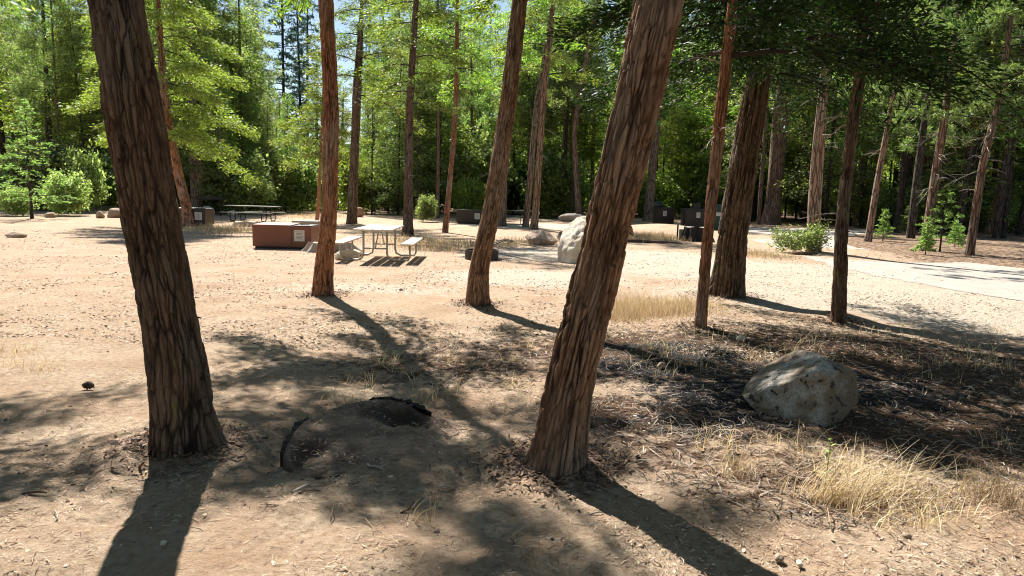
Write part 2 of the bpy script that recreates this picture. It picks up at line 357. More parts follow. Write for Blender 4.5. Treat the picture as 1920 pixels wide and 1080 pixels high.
# ------------------------------------------------------------------ trunks
def trunk_mesh(pts, mat, nu, dv, seed, amp=.014, cell=.055, flare=.3, st=.12, root=None):
    """pts: list of (x, y, z, radius), bottom to top. A furrowed trunk along them."""
    P = np.array([p[:3] for p in pts], float); Rr = np.array([p[3] for p in pts], float)
    seg = np.r_[0, np.cumsum(np.linalg.norm(np.diff(P, axis=0), axis=1))]
    n = max(4, int(seg[-1]/dv)+1); s = np.linspace(0, seg[-1], n)
    # smooth interpolation
    from_np = lambda a: np.interp(s, seg, a)
    ctr = np.stack([from_np(P[:, i]) for i in range(3)], -1); rad = from_np(Rr)
    kk = max(1, int(.35/dv));
    if n > kk*3:
        for i in range(2):
            pad = np.r_[[2*ctr[0, i]-ctr[j, i] for j in range(kk, 0, -1)], ctr[:, i], [2*ctr[-1, i]-ctr[-1-j, i] for j in range(1, kk+1)]]
            ctr[:, i] = np.convolve(pad, np.ones(2*kk+1)/(2*kk+1), 'valid')
    r = random.Random(seed); u = np.linspace(0, 2*math.pi, nu, endpoint=False)
    ph = [r.uniform(0, 6.28) for _ in range(6)]
    V = np.zeros((n, nu, 3)); BK = np.zeros((n, nu, 3)); CK = np.zeros((n, nu))
    off = seed*3.7
    for i in range(n):
        h = s[i]; fl = 1+flare*math.exp(-h/(rad[0]*1.1))*(.7+.45*np.sin(3*u+ph[0])+.3*np.sin(5*u+ph[1])) + .05*np.sin(2*u+ph[2]+h*.5)+.03*np.sin(4*u+ph[3]-h)
        if root: fl = fl+root[1]*np.exp(-((np.angle(np.exp(1j*(u-root[0]))))/.38)**2)*math.exp(-max(0, h-.08)/.13)
        rr = rad[i]*fl
        bx = rad[0]*np.cos(u); by = rad[0]*np.sin(u)
        BK[i, :, 0] = bx+off; BK[i, :, 1] = by; BK[i, :, 2] = h
        if amp:
            for j in range(nu):
                q = Vector((bx[j]+off, by[j], h))
                w1 = noise.noise_vector(Vector((q.x*6, q.y*6, h*2.2))); w2 = noise.noise_vector(Vector((q.x*19, q.y*19, h*8)))
                q2 = Vector((q.x+w1.x*.018+w2.x*.012, q.y+w1.y*.018+w2.y*.012, h*st+w1.z*.02+w2.z*.012))/(cell*.72)
                d, pts_ = noise.voronoi(q2)
                e = d[1]-d[0]; wv = .27+.24*noise.noise(Vector((q.x*8, q.y*8, h*2.5+8)))
                c = max(0, 1-e/max(.05, wv)); c = c*c*(3-2*c)
                n1 = abs(noise.noise(Vector(((q.x+w1.x*.02)*16, (q.y+w1.y*.02)*16, h*1.5+3))))
                c2 = max(0, 1-n1/.07); c = max(c*(.55+.45*min(1, max(0, .5+1.5*noise.noise(Vector((q.x*5, q.y*5, h*3+20)))))), c2*c2)
                d3, _p = noise.voronoi(Vector((q.x+w2.x*.012, q.y+w2.y*.012, h*.34+w1.z*.03))/(cell*.8))
                c3 = max(0, 1-(d3[1]-d3[0])/.13)*max(0, min(1, .35+1.6*noise.noise(Vector((q.x*13, q.y*13, h*4+31)))))
                c = max(c, c3*.8)
                n3 = noise.noise(Vector((q.x*70, q.y*70, h*5)))
                cid = noise.cell(Vector(pts_[0])*7.3)
                CK[i, j] = min(1, c+max(0, n3-.2)*.6)
                V[i, j, 0] = rr[j]-amp*c*1.4+amp*(.55*(cid-.4)+.9*min(.5, n1)+.35*n3)
            rj = V[i, :, 0].copy()
        else: rj = rr
        V[i, :, 0] = ctr[i, 0]+rj*np.cos(u); V[i, :, 1] = ctr[i, 1]+rj*np.sin(u); V[i, :, 2] = ctr[i, 2]
    idx = np.arange(n*nu).reshape(n, nu); nx = np.roll(idx, -1, 1)
    Fc = np.stack([idx[:-1], nx[:-1], nx[1:], idx[1:]], -1).reshape(-1, 4)
    me = mesh_np('trunk', V.reshape(-1, 3), Fc, [mat], smooth_=not amp or nu < 60)
    if amp and nu >= 60: me.polygons.foreach_set('use_smooth', np.ones(len(Fc), bool))
    a = me.attributes.new('bark', 'FLOAT_VECTOR', 'POINT'); a.data.foreach_set('vector', BK.ravel().astype(np.float32))
    if amp:
        a = me.attributes.new('crack', 'FLOAT', 'POINT'); a.data.foreach_set('value', CK.ravel().astype(np.float32))
    return me

# ------------------------------------------------------------------ foliage
def unit(a): return a/np.maximum(np.linalg.norm(a, axis=-1, keepdims=True), 1e-9)
def leaves(Cn, D, L, W, r):
    n = len(Cn); D = unit(D); q = unit(r.normal(size=(n, 3))); S = unit(np.cross(D, q))
    L = (L*r.uniform(.6, 1.3, n))[:, None]; W = (W*r.uniform(.7, 1.3, n))[:, None]
    return np.stack([Cn, Cn+D*L*.45+S*W*.5, Cn+D*L, Cn+D*L*.45-S*W*.5], 1).reshape(-1, 3)
def tubes(P0, P1, r0, r1):
    """square twigs from P0 to P1"""
    d = unit(P1-P0); a = unit(np.cross(d, np.array([.3, .2, 1.]))); b = np.cross(d, a); V = []
    for P, r in ((P0, r0), (P1, r1)):
        r = np.asarray(r)[:, None]
        for q in range(4):
            V.append(P+a*r*math.cos(q*math.pi/2)+b*r*math.sin(q*math.pi/2))
    V = np.stack(V, 1); n = len(P0); base = np.arange(n)[:, None]*8
    Fq = np.concatenate([base+np.array([[k, (k+1) % 4, 4+(k+1) % 4, 4+k]]) for k in range(4)])
    return V.reshape(-1, 3), Fq
def crown_mesh(seed, kind, h0, h1, R, nl, tw, lf, L, W, mat, wood, prof=None, path=None, spread=.3, clump=.16, az_bias=None, trad=.06, droop=None, flat=1.):
    r = np.random.default_rng(seed); VS = []; T0 = []; T1 = []; R_0 = []; R_1 = []
    for i in range(nl):
        t = (i+r.uniform(0, 1))/nl; z0 = h0+(h1-h0)*t
        pf = prof(t) if prof else math.sqrt(max(0.05, 1-t))
        ln = R*pf*r.uniform(.65, 1.12); az = i*2.399+r.uniform(-.5, .5)
        if az_bias is not None and r.random() < az_bias[1]: az = az_bias[0]+r.normal(0, .6)
        if kind == 'cedar': a1, a2 = r.uniform(-.15, .35), -.35 if droop is None else droop
        elif kind == 'pine': a1, a2 = r.uniform(-.15, .35), .05
        elif kind == 'fir': a1, a2 = r.uniform(.0, .2), -.15
        else: a1, a2 = r.uniform(.3, 1.2), -.2
        bx, by = path(z0) if path else (0, 0)
        o = np.array([bx, by, z0]); hd = np.array([math.cos(az), math.sin(az), 0]); sd = np.array([-hd[1], hd[0], 0])
        wig = r.uniform(-.15, .15)
        P = lambda s: o+(hd[None]*s[:, None]+sd[None]*(wig*np.sin(s*4))[:, None])*ln+np.array([0, 0, 1])*((a1*s+a2*s*s)*ln)[:, None]
        ss = np.linspace(0, 1, 6); pp = P(ss); T0.append(pp[:-1]); T1.append(pp[1:])
        rr = trad*(ln/R)*(1-ss*.85)*.6; R_0.append(rr[:-1]); R_1.append(rr[1:])
        nt_ = max(3, int(tw*ln)); lo = {'pine': .35, 'cedar': .18, 'fir': .08}.get(kind, .2)
        s = r.uniform(lo, 1, nt_); c = P(s)
        lat = r.uniform(-1, 1, nt_)*spread*ln*(1.15-s)*1.3
        tip = c+sd[None]*lat[:, None]+hd[None]*(np.abs(lat)*.6)[:, None]+np.array([0, 0, 1])*(r.normal(0, clump*.4, nt_)*flat-np.abs(lat)*.12)[:, None]
        T0.append(c); T1.append(tip); R_0.append(np.full(nt_, trad*.12)); R_1.append(np.full(nt_, trad*.04))
        dd = unit(tip-c+hd*.05)
        m = lf
        if kind == 'pine':
            cc = np.repeat(tip, m, 0)+r.normal(0, clump*.25, (nt_*m, 3)); D = r.normal(0, 1, (nt_*m, 3))+np.repeat(dd, m, 0)*.9+np.array([0, 0, .25])
        elif kind == 'cedar':
            f = r.uniform(.2, 1.15, (nt_*m, 1)); cc = np.repeat(c, m, 0)*(1-f)+np.repeat(tip, m, 0)*f+r.normal(0, clump, (nt_*m, 3))*np.array([1, 1, .55*flat])
            D = r.normal(0, .55, (nt_*m, 3))*np.array([1, 1, .6])+np.repeat(dd, m, 0)+hd*.4-np.array([0, 0, .28])
        elif kind == 'fir':
            f = r.uniform(0, 1.1, (nt_*m, 1)); cc = np.repeat(c, m, 0)*(1-f)+np.repeat(tip, m, 0)*f+r.normal(0, clump*.35, (nt_*m, 3))*np.array([1, 1, .35])
            D = r.normal(0, .6, (nt_*m, 3))*np.array([1, 1, .35])+np.repeat(dd, m, 0)
        else:
            cc = np.repeat(tip, m, 0)+r.normal(0, clump, (nt_*m, 3)); D = r.normal(0, 1, (nt_*m, 3))+np.array([0, 0, .3])
        VS.append(leaves(cc, D, L, W, r))
    V = np.concatenate(VS); nq = len(V)//4; Fq = np.arange(nq*4).reshape(-1, 4)
    tv, tf = tubes(np.concatenate(T0), np.concatenate(T1), np.concatenate(R_0), np.concatenate(R_1))
    slot = np.r_[np.zeros(nq, int), np.ones(len(tf), int)]
    me = mesh_np('crown', np.concatenate([V, tv]), np.concatenate([Fq, tf+len(V)]), [mat, wood], slot)
    return me

def line_from_pixels(pix, y0=None):
    """pix: bottom first, (px, py, width px). Returns base ground point and centreline points on a vertical plane at the base's distance."""
    x, y, z = ground(pix[0][0], pix[0][1]); y = y0 or y
    out = []
    for k, (px, py, wd) in enumerate(pix):
        X_, Z_, t = on_plane(px, py, y); out.append((X_, y, Z_, wd*.5*t/F))
    return out
def tall(pts, top, rt=.35):
    """carry the centreline on upward out of the picture"""
    a, b = pts[-2], pts[-1]; s = ((b[0]-a[0])/max(.3, b[2]-a[2]))
    s = max(-.3, min(.3, s)); z = b[2]; x = b[0]; r = b[3]; out = list(pts); n = 6
    for k in range(1, n+1):
        dz = (top-b[2])/n; x += s*dz*(1-k/n*.6); z += dz; out.append((x, b[1], z, r*(1-k/n*(1-rt*.2))))
    return out
def path_of(pts, bx, by):
    zs = [p[2] for p in pts]; xs_ = [p[0]-bx for p in pts]; ys_ = [p[1]-by for p in pts]
    return lambda z: (float(np.interp(z, zs, xs_)), float(np.interp(z, zs, ys_)))

mat_stub = simple('stub_bark', (.09, .055, .038), .9, nscale=40, var=.4)
def tree(kind, label, pix, top, mat, crown=None, nu=28, dv=.12, amp=.012, cell=.055, flare=.3, seed=1, group=None, cat='tree', root_=None, st=.12, stubs=None):
    pts = line_from_pixels(pix); b0 = pts[0]; gz = float(gh(b0[0], b0[1]))
    pts = [(b0[0], b0[1], gz-.12, b0[3])]+pts[1:] if pts[0][2] > gz-.12 else pts
    pts = tall(pts, top)
    root = empty(kind, (b0[0], b0[1], gz), label, cat, group)
    loc = [(p[0]-b0[0], p[1]-b0[1], p[2]-gz, p[3]) for p in pts]
    obj('trunk', trunk_mesh(loc, mat, nu, dv, seed, amp, cell, flare, st, root=root_), root)
    if crown:
        cr_ = dict(crown); obj('crown', crown_mesh(seed=seed+100, path=path_of(loc, 0, 0), **cr_), root)
    if stubs:
        rs_ = random.Random(seed*7); pf = path_of(loc, 0, 0); zz = [p[2] for p in loc]; rr_ = [p[3] for p in loc]
        for k in range(stubs[0]):
            z_ = rs_.uniform(stubs[1], stubs[2]); cx, cy = pf(z_); a = rs_.uniform(0, 6.28); ln = rs_.uniform(.5, 1)*stubs[3]; R_ = float(np.interp(z_, zz, rr_)); up = rs_.uniform(-.5, .35)
            d = Vector((math.cos(a), math.sin(a), up)); o_ = Vector((cx, cy, z_)); q = [o_+Vector((math.cos(a), math.sin(a), 0))*R_*.8]
            for t in (.3, .6, 1): q.append(q[0]+d*ln*t+Vector((rs_.uniform(-.1, .1), rs_.uniform(-.1, .1), -.25*t*t))*ln)
            r0_ = stubs[4]; mb = MB().tube(q, [r0_, r0_*.7, r0_*.5, r0_*.25], 6)
            if ln > .35:
                for m_ in range(4):
                    b_ = q[1+m_ % 2]; d2 = Vector((math.cos(a+rs_.uniform(-1.2, 1.2)), math.sin(a+rs_.uniform(-1.2, 1.2)), rs_.uniform(-.6, .3)))*ln*.4; mb.tube([b_, b_+d2], [r0_*.35, r0_*.15], 4)
            mb.build('dead_branch' if ln > .2 else 'branch_stub', GREYWOOD if ln > .2 else mat_stub, root)
    return root, loc

CED = dict(kind='cedar', L=.13, W=.035, mat=LEAF_CEDAR, wood=BARK_DUSK)
# ---- the trees in and around the clearing
# tall ones whose crowns stand above the frame
tree('cedar_tree', 'thick leaning cedar trunk at the left front, deeply furrowed dark brown bark', [(340, 836, 106), (336, 700, 104), (320, 600, 98), (297, 500, 96), (257, 250, 100), (218, 0, 92)], 17, BARK_DARK,
     dict(CED, h0=7.5, h1=16.5, R=2.4, nl=34, tw=16, lf=22), nu=200, dv=.012, amp=.016, cell=.054, flare=.32, seed=1, root_=(.25, .5), st=.1, stubs=(5, 0.6, 3.2, 0.06, 0.012))
tree('cedar_tree', 'thick cedar trunk leaning right in the centre front, peeling reddish brown bark', [(1043, 872, 100), (1052, 800, 92), (1089, 640, 90), (1136, 440, 84), (1189, 220, 86), (1237, 0, 90)], 17, BARK_CEDAR,
     dict(CED, h0=6.5, h1=16, R=2.6, nl=36, tw=16, lf=22), nu=200, dv=.012, amp=.017, cell=.056, flare=.42, seed=2, root_=(3.5, .3), st=.085, stubs=(6, 0.7, 3.2, 0.06, 0.012))
tree('cedar_tree', 'straight orange brown cedar trunk rising between the food locker and the picnic table', [(604, 552, 38), (607, 500, 36), (618, 400, 30), (621, 200, 29), (611, 0, 28)], 10.3, BARK_RED,
     dict(CED, h0=4.6, h1=9.8, R=2.9, nl=32, tw=10, lf=36, spread=.18, clump=.11, az_bias=(3.2, .62)), nu=96, dv=.03, amp=.010, cell=.045, flare=.5, seed=3, stubs=(6, 1.0, 4.3, 0.1, 0.01))
tree('cedar_tree', 'right leaning reddish cedar trunk standing in front of the low fire ring', [(892, 568, 40), (898, 500, 37), (921, 400, 34), (949, 220, 33), (975, 0, 31)], 8.5, BARK_CEDAR,
     dict(CED, h0=4.6, h1=7.0, R=1.9, nl=16, tw=11, lf=34, spread=.2, clump=.11), nu=96, dv=.03, amp=.011, cell=.05, flare=.5, seed=4, stubs=(6, 1.0, 4.3, 0.12, 0.01))
tree('cedar_tree', 'thin dark red cedar trunk touching the left side of the broad furrowed cedar', [(1313, 612, 26), (1322, 500, 22), (1329, 430, 21), (1352, 200, 23), (1365, 90, 20)], 10, BARK_RED,
     dict(CED, h0=3.2, h1=8.5, R=2.3, nl=34, tw=20, lf=38, spread=.22, clump=.13, L=.10, W=.026, mat=LEAF_SHADE), nu=80, dv=.03, amp=.008, cell=.05, flare=.35, seed=5, stubs=(5, 1.2, 3.4, 0.5, 0.01))
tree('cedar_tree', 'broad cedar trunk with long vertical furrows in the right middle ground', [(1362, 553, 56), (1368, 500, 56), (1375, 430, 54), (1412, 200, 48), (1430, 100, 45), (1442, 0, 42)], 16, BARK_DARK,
     dict(CED, h0=3.4, h1=13, R=2.7, nl=46, tw=14, lf=40, droop=-.55, flat=1.5, spread=.22, clump=.15, L=.11, W=.028, mat=LEAF_SHADE), nu=150, dv=.02, amp=.024, cell=.095, flare=.42, seed=6, st=.06)
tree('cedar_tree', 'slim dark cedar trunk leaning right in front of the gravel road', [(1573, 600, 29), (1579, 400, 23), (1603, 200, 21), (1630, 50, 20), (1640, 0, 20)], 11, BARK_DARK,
     dict(CED, h0=3.4, h1=10, R=2.7, nl=32, tw=14, lf=40, droop=-.65, flat=1.5, spread=.22, clump=.15, L=.10, W=.026, mat=LEAF_SHADE), nu=80, dv=.03, amp=.010, cell=.05, flare=.35, seed=7, stubs=(7, 1.2, 3.6, 0.5, 0.01))
# neighbour out of frame on the left whose boughs shade the left foreground
x0, y0 = -7.9, 8.4
rt = empty('cedar_tree', (x0, y0, 0), 'cedar outside the left edge shading the left foreground', 'tree')
lp = [(0, 0, -.1, .24), (.1, 0, 6, .19), (0, 0, 15, .04)]
obj('trunk', trunk_mesh(lp, BARK_DARK, 24, .2, 8, 0), rt)
obj('crown', crown_mesh(seed=208, **dict(CED, h0=4.8, h1=12, R=3.9, nl=46, tw=8, lf=38, spread=.16, clump=.12, az_bias=(0, .4))), rt)
x0, y0 = 6.6, 7.2
rt = empty('cedar_tree', (x0, y0, 0), 'cedar outside the right edge shading the right foreground', 'tree')
obj('trunk', trunk_mesh(lp, BARK_DARK, 24, .2, 9, 0), rt)
obj('crown', crown_mesh(seed=209, **dict(CED, h0=4.4, h1=10, R=3.4, nl=34, tw=15, lf=34, spread=.22, az_bias=(2.4, .4), mat=LEAF_SHADE)), rt)

# middle distance
ML = dict(kind='cedar', L=.15, W=.038, mat=LEAF_CEDAR, wood=BARK_DUSK)
PN = dict(kind='pine', L=.22, W=.028, mat=LEAF_PINE, wood=BARK_DUSK)
tree('cedar_tree', 'straight cedar behind the right picnic bench with a bare grey brown trunk', [(765, 442, 22), (765, 400, 17), (768, 200, 14), (779, 20, 11)], 14, BARK_DARK,
     dict(ML, h0=4.8, h1=13.5, R=2.2, nl=30, tw=9, lf=30), nu=40, dv=.05, amp=.012, cell=.06, seed=11, stubs=(5, 2, 5, 0.4, 0.012))
tree('cedar_tree', 'twin trunked cedar left of the picnic table with dead twigs under its crown', [(655, 420, 13), (661, 300, 10), (667, 150, 9), (672, 90, 8)], 17, BARK_DARK,
     dict(ML, h0=6.2, h1=16.5, R=3.1, nl=34, tw=8, lf=30, mat=LEAF_BRIGHT), nu=36, dv=.06, amp=.012, cell=.07, seed=12, stubs=(12, 4.6, 6.6, 1.5, 0.016))
r_, l_ = tree('cedar_tree', 'second stem of the twin trunked cedar left of the picnic table', [(664, 419, 12), (668, 300, 9), (674, 150, 9), (676, 110, 8)], 12, BARK_DARK,
     dict(ML, h0=7.0, h1=11.5, R=2.2, nl=14, tw=8, lf=23), nu=36, dv=.06, amp=.012, cell=.07, seed=13)
tree('cedar_tree', 'slender reddish cedar left of the leaning trunk, dead bark at its foot', [(834, 436, 13), (838, 400, 11), (849, 280, 9), (855, 200, 9), (857, 50, 7)], 14, BARK_RED,
     dict(ML, h0=5.8, h1=13.5, R=2.0, nl=28, tw=9, lf=27), nu=36, dv=.06, amp=.010, cell=.06, seed=14, stubs=(5, 2, 5.8, 0.6, 0.01))
tree('cedar_tree', 'grey brown cedar half hidden behind the right leaning reddish trunk', [(941, 424, 16), (945, 330, 13), (962, 180, 12), (975, 60, 9)], 18, BARK_FAR, 
     dict(ML, h0=7.5, h1=17, R=2.6, nl=26, tw=7, lf=27), nu=24, dv=.3, amp=0, seed=15)
tree('cedar_tree', 'pale brown trunk of the close pair behind the boulders, right one of the two', [(1000, 430, 15), (1004, 400, 13), (1018, 200, 12), (1030, 80, 10)], 18, BARK_PINE,
     dict(ML, h0=7.2, h1=17, R=2.7, nl=30, tw=8, lf=27, mat=LEAF_BRIGHT), nu=24, dv=.3, amp=0, seed=16, stubs=(6, 3, 7, 0.7, 0.012))
tree('cedar_tree', 'shaded trunk of the close pair behind the boulders, left one of the two', [(985, 426, 12), (990, 380, 11), (1006, 200, 10), (1024, 90, 9)], 16, BARK_FAR,
     dict(ML, h0=8.2, h1=15.5, R=2.2, nl=22, tw=8, lf=23), nu=24, dv=.3, amp=0, seed=17)
tree('cedar_tree', 'crooked grey trunk left of the thick centre trunk, bending right near its top', [(1087, 414, 12), (1080, 330, 10), (1077, 250, 9), (1087, 170, 8), (1102, 100, 7)], 20, BARK_PINE,
     dict(ML, h0=11, h1=19, R=2.2, nl=20, tw=7, lf=23), nu=24, dv=.3, amp=0, seed=18)
tree('cedar_tree', 'bright green cedar with a red trunk beside the thick left front trunk', [(355, 424, 24), (350, 390, 20), (335, 330, 18), (316, 240, 16), (306, 160, 14), (300, 60, 10)], 14, BARK_RED,
     dict(ML, h0=3.0, h1=13, R=4.0, nl=60, tw=11, lf=40, mat=LEAF_BRIGHT, L=.14, W=.04, prof=lambda t: (1-t)**.6*min(1, .75+t)), nu=36, dv=.06, amp=.012, cell=.07, seed=19)
tree('young_cedar', 'small bright green cedar showing a thin red stem left of the orange cedar trunk', [(594, 416, 8), (597, 380, 7), (600, 320, 6)], 8.6, BARK_RED,
     dict(ML, h0=3.2, h1=8.4, R=2.6, nl=34, tw=9, lf=34, mat=LEAF_BRIGHT, prof=lambda t: (1-t)**.7), nu=24, dv=.1, amp=0, seed=20)
tree('cedar_tree', 'large cedar with a thick bare trunk across the road behind the broad furrowed cedar', [(1444, 421, 34), (1450, 380, 30), (1466, 200, 28), (1478, 100, 22)], 30, BARK_PINE,
     dict(ML, h0=8.5, h1=29, R=5, nl=40, tw=6, lf=30, L=.3, W=.09, mat=LEAF_CEDAR), nu=40, dv=.3, amp=0, flare=.2, seed=21)
tree('pine_tree', 'pine with plated pale bark and green suckers at its foot beside the road', [(1527, 472, 26), (1526, 400, 24), (1534, 280, 20), (1543, 180, 17), (1549, 100, 14)], 17, BARK_PINE,
     dict(PN, h0=6.2, h1=16.5, R=3.2, nl=30, tw=6, lf=34), nu=40, dv=.3, amp=0, flare=.25, seed=22, stubs=(10, 2.5, 6.5, 0.9, 0.014))
tree('pine_tree', 'thin leaning pine beyond the road behind the smaller fir sapling', [(1627, 453, 14), (1645, 340, 11), (1666, 230, 9)], 15, BARK_PINE,
     dict(PN, h0=6.5, h1=14.5, R=3.0, nl=26, tw=7, lf=30), nu=24, dv=.3, amp=0, seed=23, stubs=(8, 3, 6.6, 0.9, 0.012))
tree('pine_tree', 'pine with a swollen knot on its trunk standing behind the fir saplings', [(1733, 470, 18), (1745, 390, 15), (1758, 300, 14), (1768, 245, 14), (1779, 160, 11)], 14, BARK_PINE,
     dict(PN, h0=4.6, h1=13.5, R=3.2, nl=34, tw=7, lf=30), nu=24, dv=.3, amp=0, seed=24, stubs=(14, 2.2, 4.8, 1.2, 0.014))
tree('pine_tree', 'leaning pine with a bare pale brown trunk at the right edge of the road', [(1817, 479, 17), (1844, 300, 14), (1876, 180, 12), (1893, 50, 9)], 13, BARK_PINE,
     dict(PN, h0=4.2, h1=12.5, R=3.0, nl=34, tw=7, lf=32), nu=24, dv=.3, amp=0, seed=25, stubs=(12, 2.0, 4.6, 1.1, 0.014))
tree('pine_tree', 'grey leaning pine behind the others at the far right', [(1855, 438, 17), (1875, 350, 15), (1893, 290, 13)], 20, BARK_PINE,
     dict(PN, h0=8, h1=19, R=4.2, nl=30, tw=6, lf=30, L=.3, W=.04), nu=24, dv=.3, amp=0, seed=26)
tree('pine_tree', 'thick dark trunk at the right border of the forest', [(1905, 432, 24), (1909, 350, 22), (1915, 250, 18)], 24, BARK_DUSK,
     dict(PN, h0=10, h1=23, R=4.5, nl=30, tw=6, lf=26, L=.3, W=.04), nu=24, dv=.3, amp=0, seed=27)
tree('pine_tree', 'brown trunk behind the dark trash bins, left of the two bins', [(1215, 415, 20), (1219, 360, 18), (1226, 290, 15)], 24, BARK_FAR,
     dict(ML, h0=8, h1=23, R=4.2, nl=36, tw=6, lf=30, L=.3, W=.09), nu=24, dv=.3, amp=0, seed=28)

# ---- forest: crown kinds shared by the copies
def proto(_k, seed, hh, R, h0, **kw):
    return crown_mesh(seed=seed, h0=h0, h1=hh, R=R, **kw)
FARP = {
 'cedar': [proto('cedar', 300+i, 20, 3.0, 2.2+i*2.0, kind='cedar', nl=64, tw=7, lf=14, L=.27, W=.08, mat=[LEAF_FAR, LEAF_CEDAR, LEAF_BRIGHT][i], wood=BARK_DUSK, spread=.4, clump=.28) for i in range(3)],
 'pine': [proto('pine', 320+i, 22, 3.2, 7.0+i*2, kind='pine', nl=52, tw=6, lf=22, L=.30, W=.05, mat=[LEAF_PINE, LEAF_FAR][i], wood=BARK_DUSK, clump=.5) for i in range(2)],
 'fir': [proto('fir', 340+i, 18, 2.8, 1.2+i*2, kind='fir', nl=90, tw=8, lf=10, L=.25, W=.06, mat=[LEAF_FAR, LEAF_HAZE_BLUE][i], wood=BARK_DUSK, prof=lambda t: (1-t)**.8+.04) for i in range(2)],
}
def straight(hh, r0, mat, seed, bend=.15):
    r = random.Random(seed); pts = []
    for k in range(7):
        t = k/6; pts.append((bend*math.sin(t*3+seed), bend*.6*math.cos(t*2.5+seed)-bend*.6*math.cos(seed), -.3+(hh+.3)*t, r0*(1-t)**.8+.02))
    pts[0] = (pts[1][0]*.0+bend*math.sin(seed), pts[0][1], -.3, r0)
    return trunk_mesh(pts, mat, 12, .5, seed, 0, flare=.2)
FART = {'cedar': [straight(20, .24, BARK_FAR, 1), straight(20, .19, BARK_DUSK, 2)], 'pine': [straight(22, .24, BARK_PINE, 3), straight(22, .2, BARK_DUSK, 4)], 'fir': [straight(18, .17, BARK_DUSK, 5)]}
def ftree(x, y, kind, sc, label, group, ci=None, ti=None, hs=1., rs=1.):
    cl, tl = FARP[kind], FART[kind]
    ci = rng.integers(len(cl)) if ci is None else ci % len(cl); ti = rng.integers(len(tl)) if ti is None else ti % len(tl)
    root = empty({'cedar': 'cedar_tree', 'pine': 'pine_tree', 'fir': 'fir_tree'}[kind], (x, y, 0), label, 'tree', group, rng.uniform(0, 6.28))
    root.rotation_euler = (rng.normal(0, .022), rng.normal(0, .022), rng.uniform(0, 6.28))
    t = obj('trunk', tl[ti], root); c = obj('crown', cl[ci], root)
    t.scale = (rs, rs, sc*hs); c.scale = (sc, sc, sc*hs)
    return root
GF = 'forest trees behind the campsite'
# trunks one can pick out behind the clearing: px, base py, kind, scale, trunk radius scale
pick = [(16, 392, 'pine', .9, 1.2), (93, 395, 'pine', .9, 1.), (184, 396, 'cedar', .95, 1.), (150, 386, 'fir', .8, 1.), (412, 400, 'cedar', .5, .9), (441, 395, 'cedar', .62, .9), (456, 393, 'cedar', .6, 1.), (472, 392, 'pine', .62, .8),
        (500, 397, 'cedar', .4, .8), (526, 393, 'fir', .42, .8), (536, 396, 'cedar', .42, .9), (545, 392, 'fir', .5, .6), (363, 402, 'cedar', .7, 1.3), (696, 402, 'cedar', .5, .7), (728, 399, 'cedar', .5, .7), (748, 403, 'cedar', .6, 1.1),
        (783, 402, 'cedar', 1.1, 1.6), (803, 398, 'cedar', .9, .8), (821, 408, 'pine', .8, .9), (888, 400, 'pine', .9, 1.), (868, 395, 'cedar', .8, .8), (916, 396, 'cedar', 1., 1.), (960, 402, 'cedar', .9, .9), (1030, 402, 'cedar', 1., .8),
        (1052, 408, 'pine', 1.05, 1.2), (1066, 404, 'cedar', .9, .9), (1040, 398, 'pine', .9, .8), (1110, 405, 'cedar', 1.1, 1.2), (1180, 405, 'cedar', 1.1, 1.6), (1240, 403, 'pine', .9, .8), (1265, 402, 'cedar', .9, .9), (1285, 404, 'pine', .9, .8), (1345, 410, 'cedar', 1., 1.),
        (1410, 415, 'cedar', 1.1, 1.2), (1422, 420, 'pine', .9, 1.), (1500, 418, 'cedar', .9, .8), (1514, 414, 'pine', 1., .8), (1547, 424, 'cedar', 1.0, 1.4), (1590, 418, 'pine', 1., .9), (1600, 424, 'cedar', .8, .8),
        (1683, 425, 'pine', .95, .9), (1708, 426, 'cedar', .8, 1.2), (1724, 428, 'pine', .8, .9), (1790, 424, 'cedar', .9, 1.1), (1835, 420, 'pine', 1., 1.2), (1880, 424, 'cedar', 1., 1.3), (1770, 430, 'pine', .8, .9)]
LB = {'cedar': 'slender cedar standing in the forest edge behind the campsite', 'pine': 'slender pine standing in the forest edge behind the campsite', 'fir': 'tiered fir standing in the forest edge behind the campsite'}
for px, py, k, sc_, rs_ in pick:
    x, y, _ = ground(px, py-9 if px < 200 else py+1); t_ = ftree(x, y, k, sc_, LB[k], GF, rs=rs_*1.1)
    if 480 < px < 1560: c_ = t_.children[1]; c_.scale = (sc_*.65, sc_*.65, c_.scale[2])
# trees that stand against the sky on the left
GS = 'tall sparse conifers against the sky'
for px, hh in ((512, .95), (530, 1.45), (548, 1.5), (566, 1.1), (405, 1.0), (690, 1.0)):
    x, z_, t = on_plane(px, 380, 84); ftree(x, 84+rng.uniform(-4, 10), 'fir', hh*.95, 'tall sparse bluish conifer against the sky left of the centre', GS, ci=1, hs=1.45, rs=1.2)
for px, y, s in ((450, 50, .84), (475, 55, .72), (470, 66, .82), (370, 46, .95), (340, 52, 1.1), (505, 62, .55), (590, 60, .48), (640, 64, .55), (700, 58, .62), (725, 62, .9), (745, 60, 1.)):
    x, _, t = on_plane(px, 390, y); ftree(x, y, ['cedar', 'cedar', 'pine'][int(px) % 3], s, 'rounded green cedar or pine in the forest left of the centre', 'green trees left of the centre', ci=px)
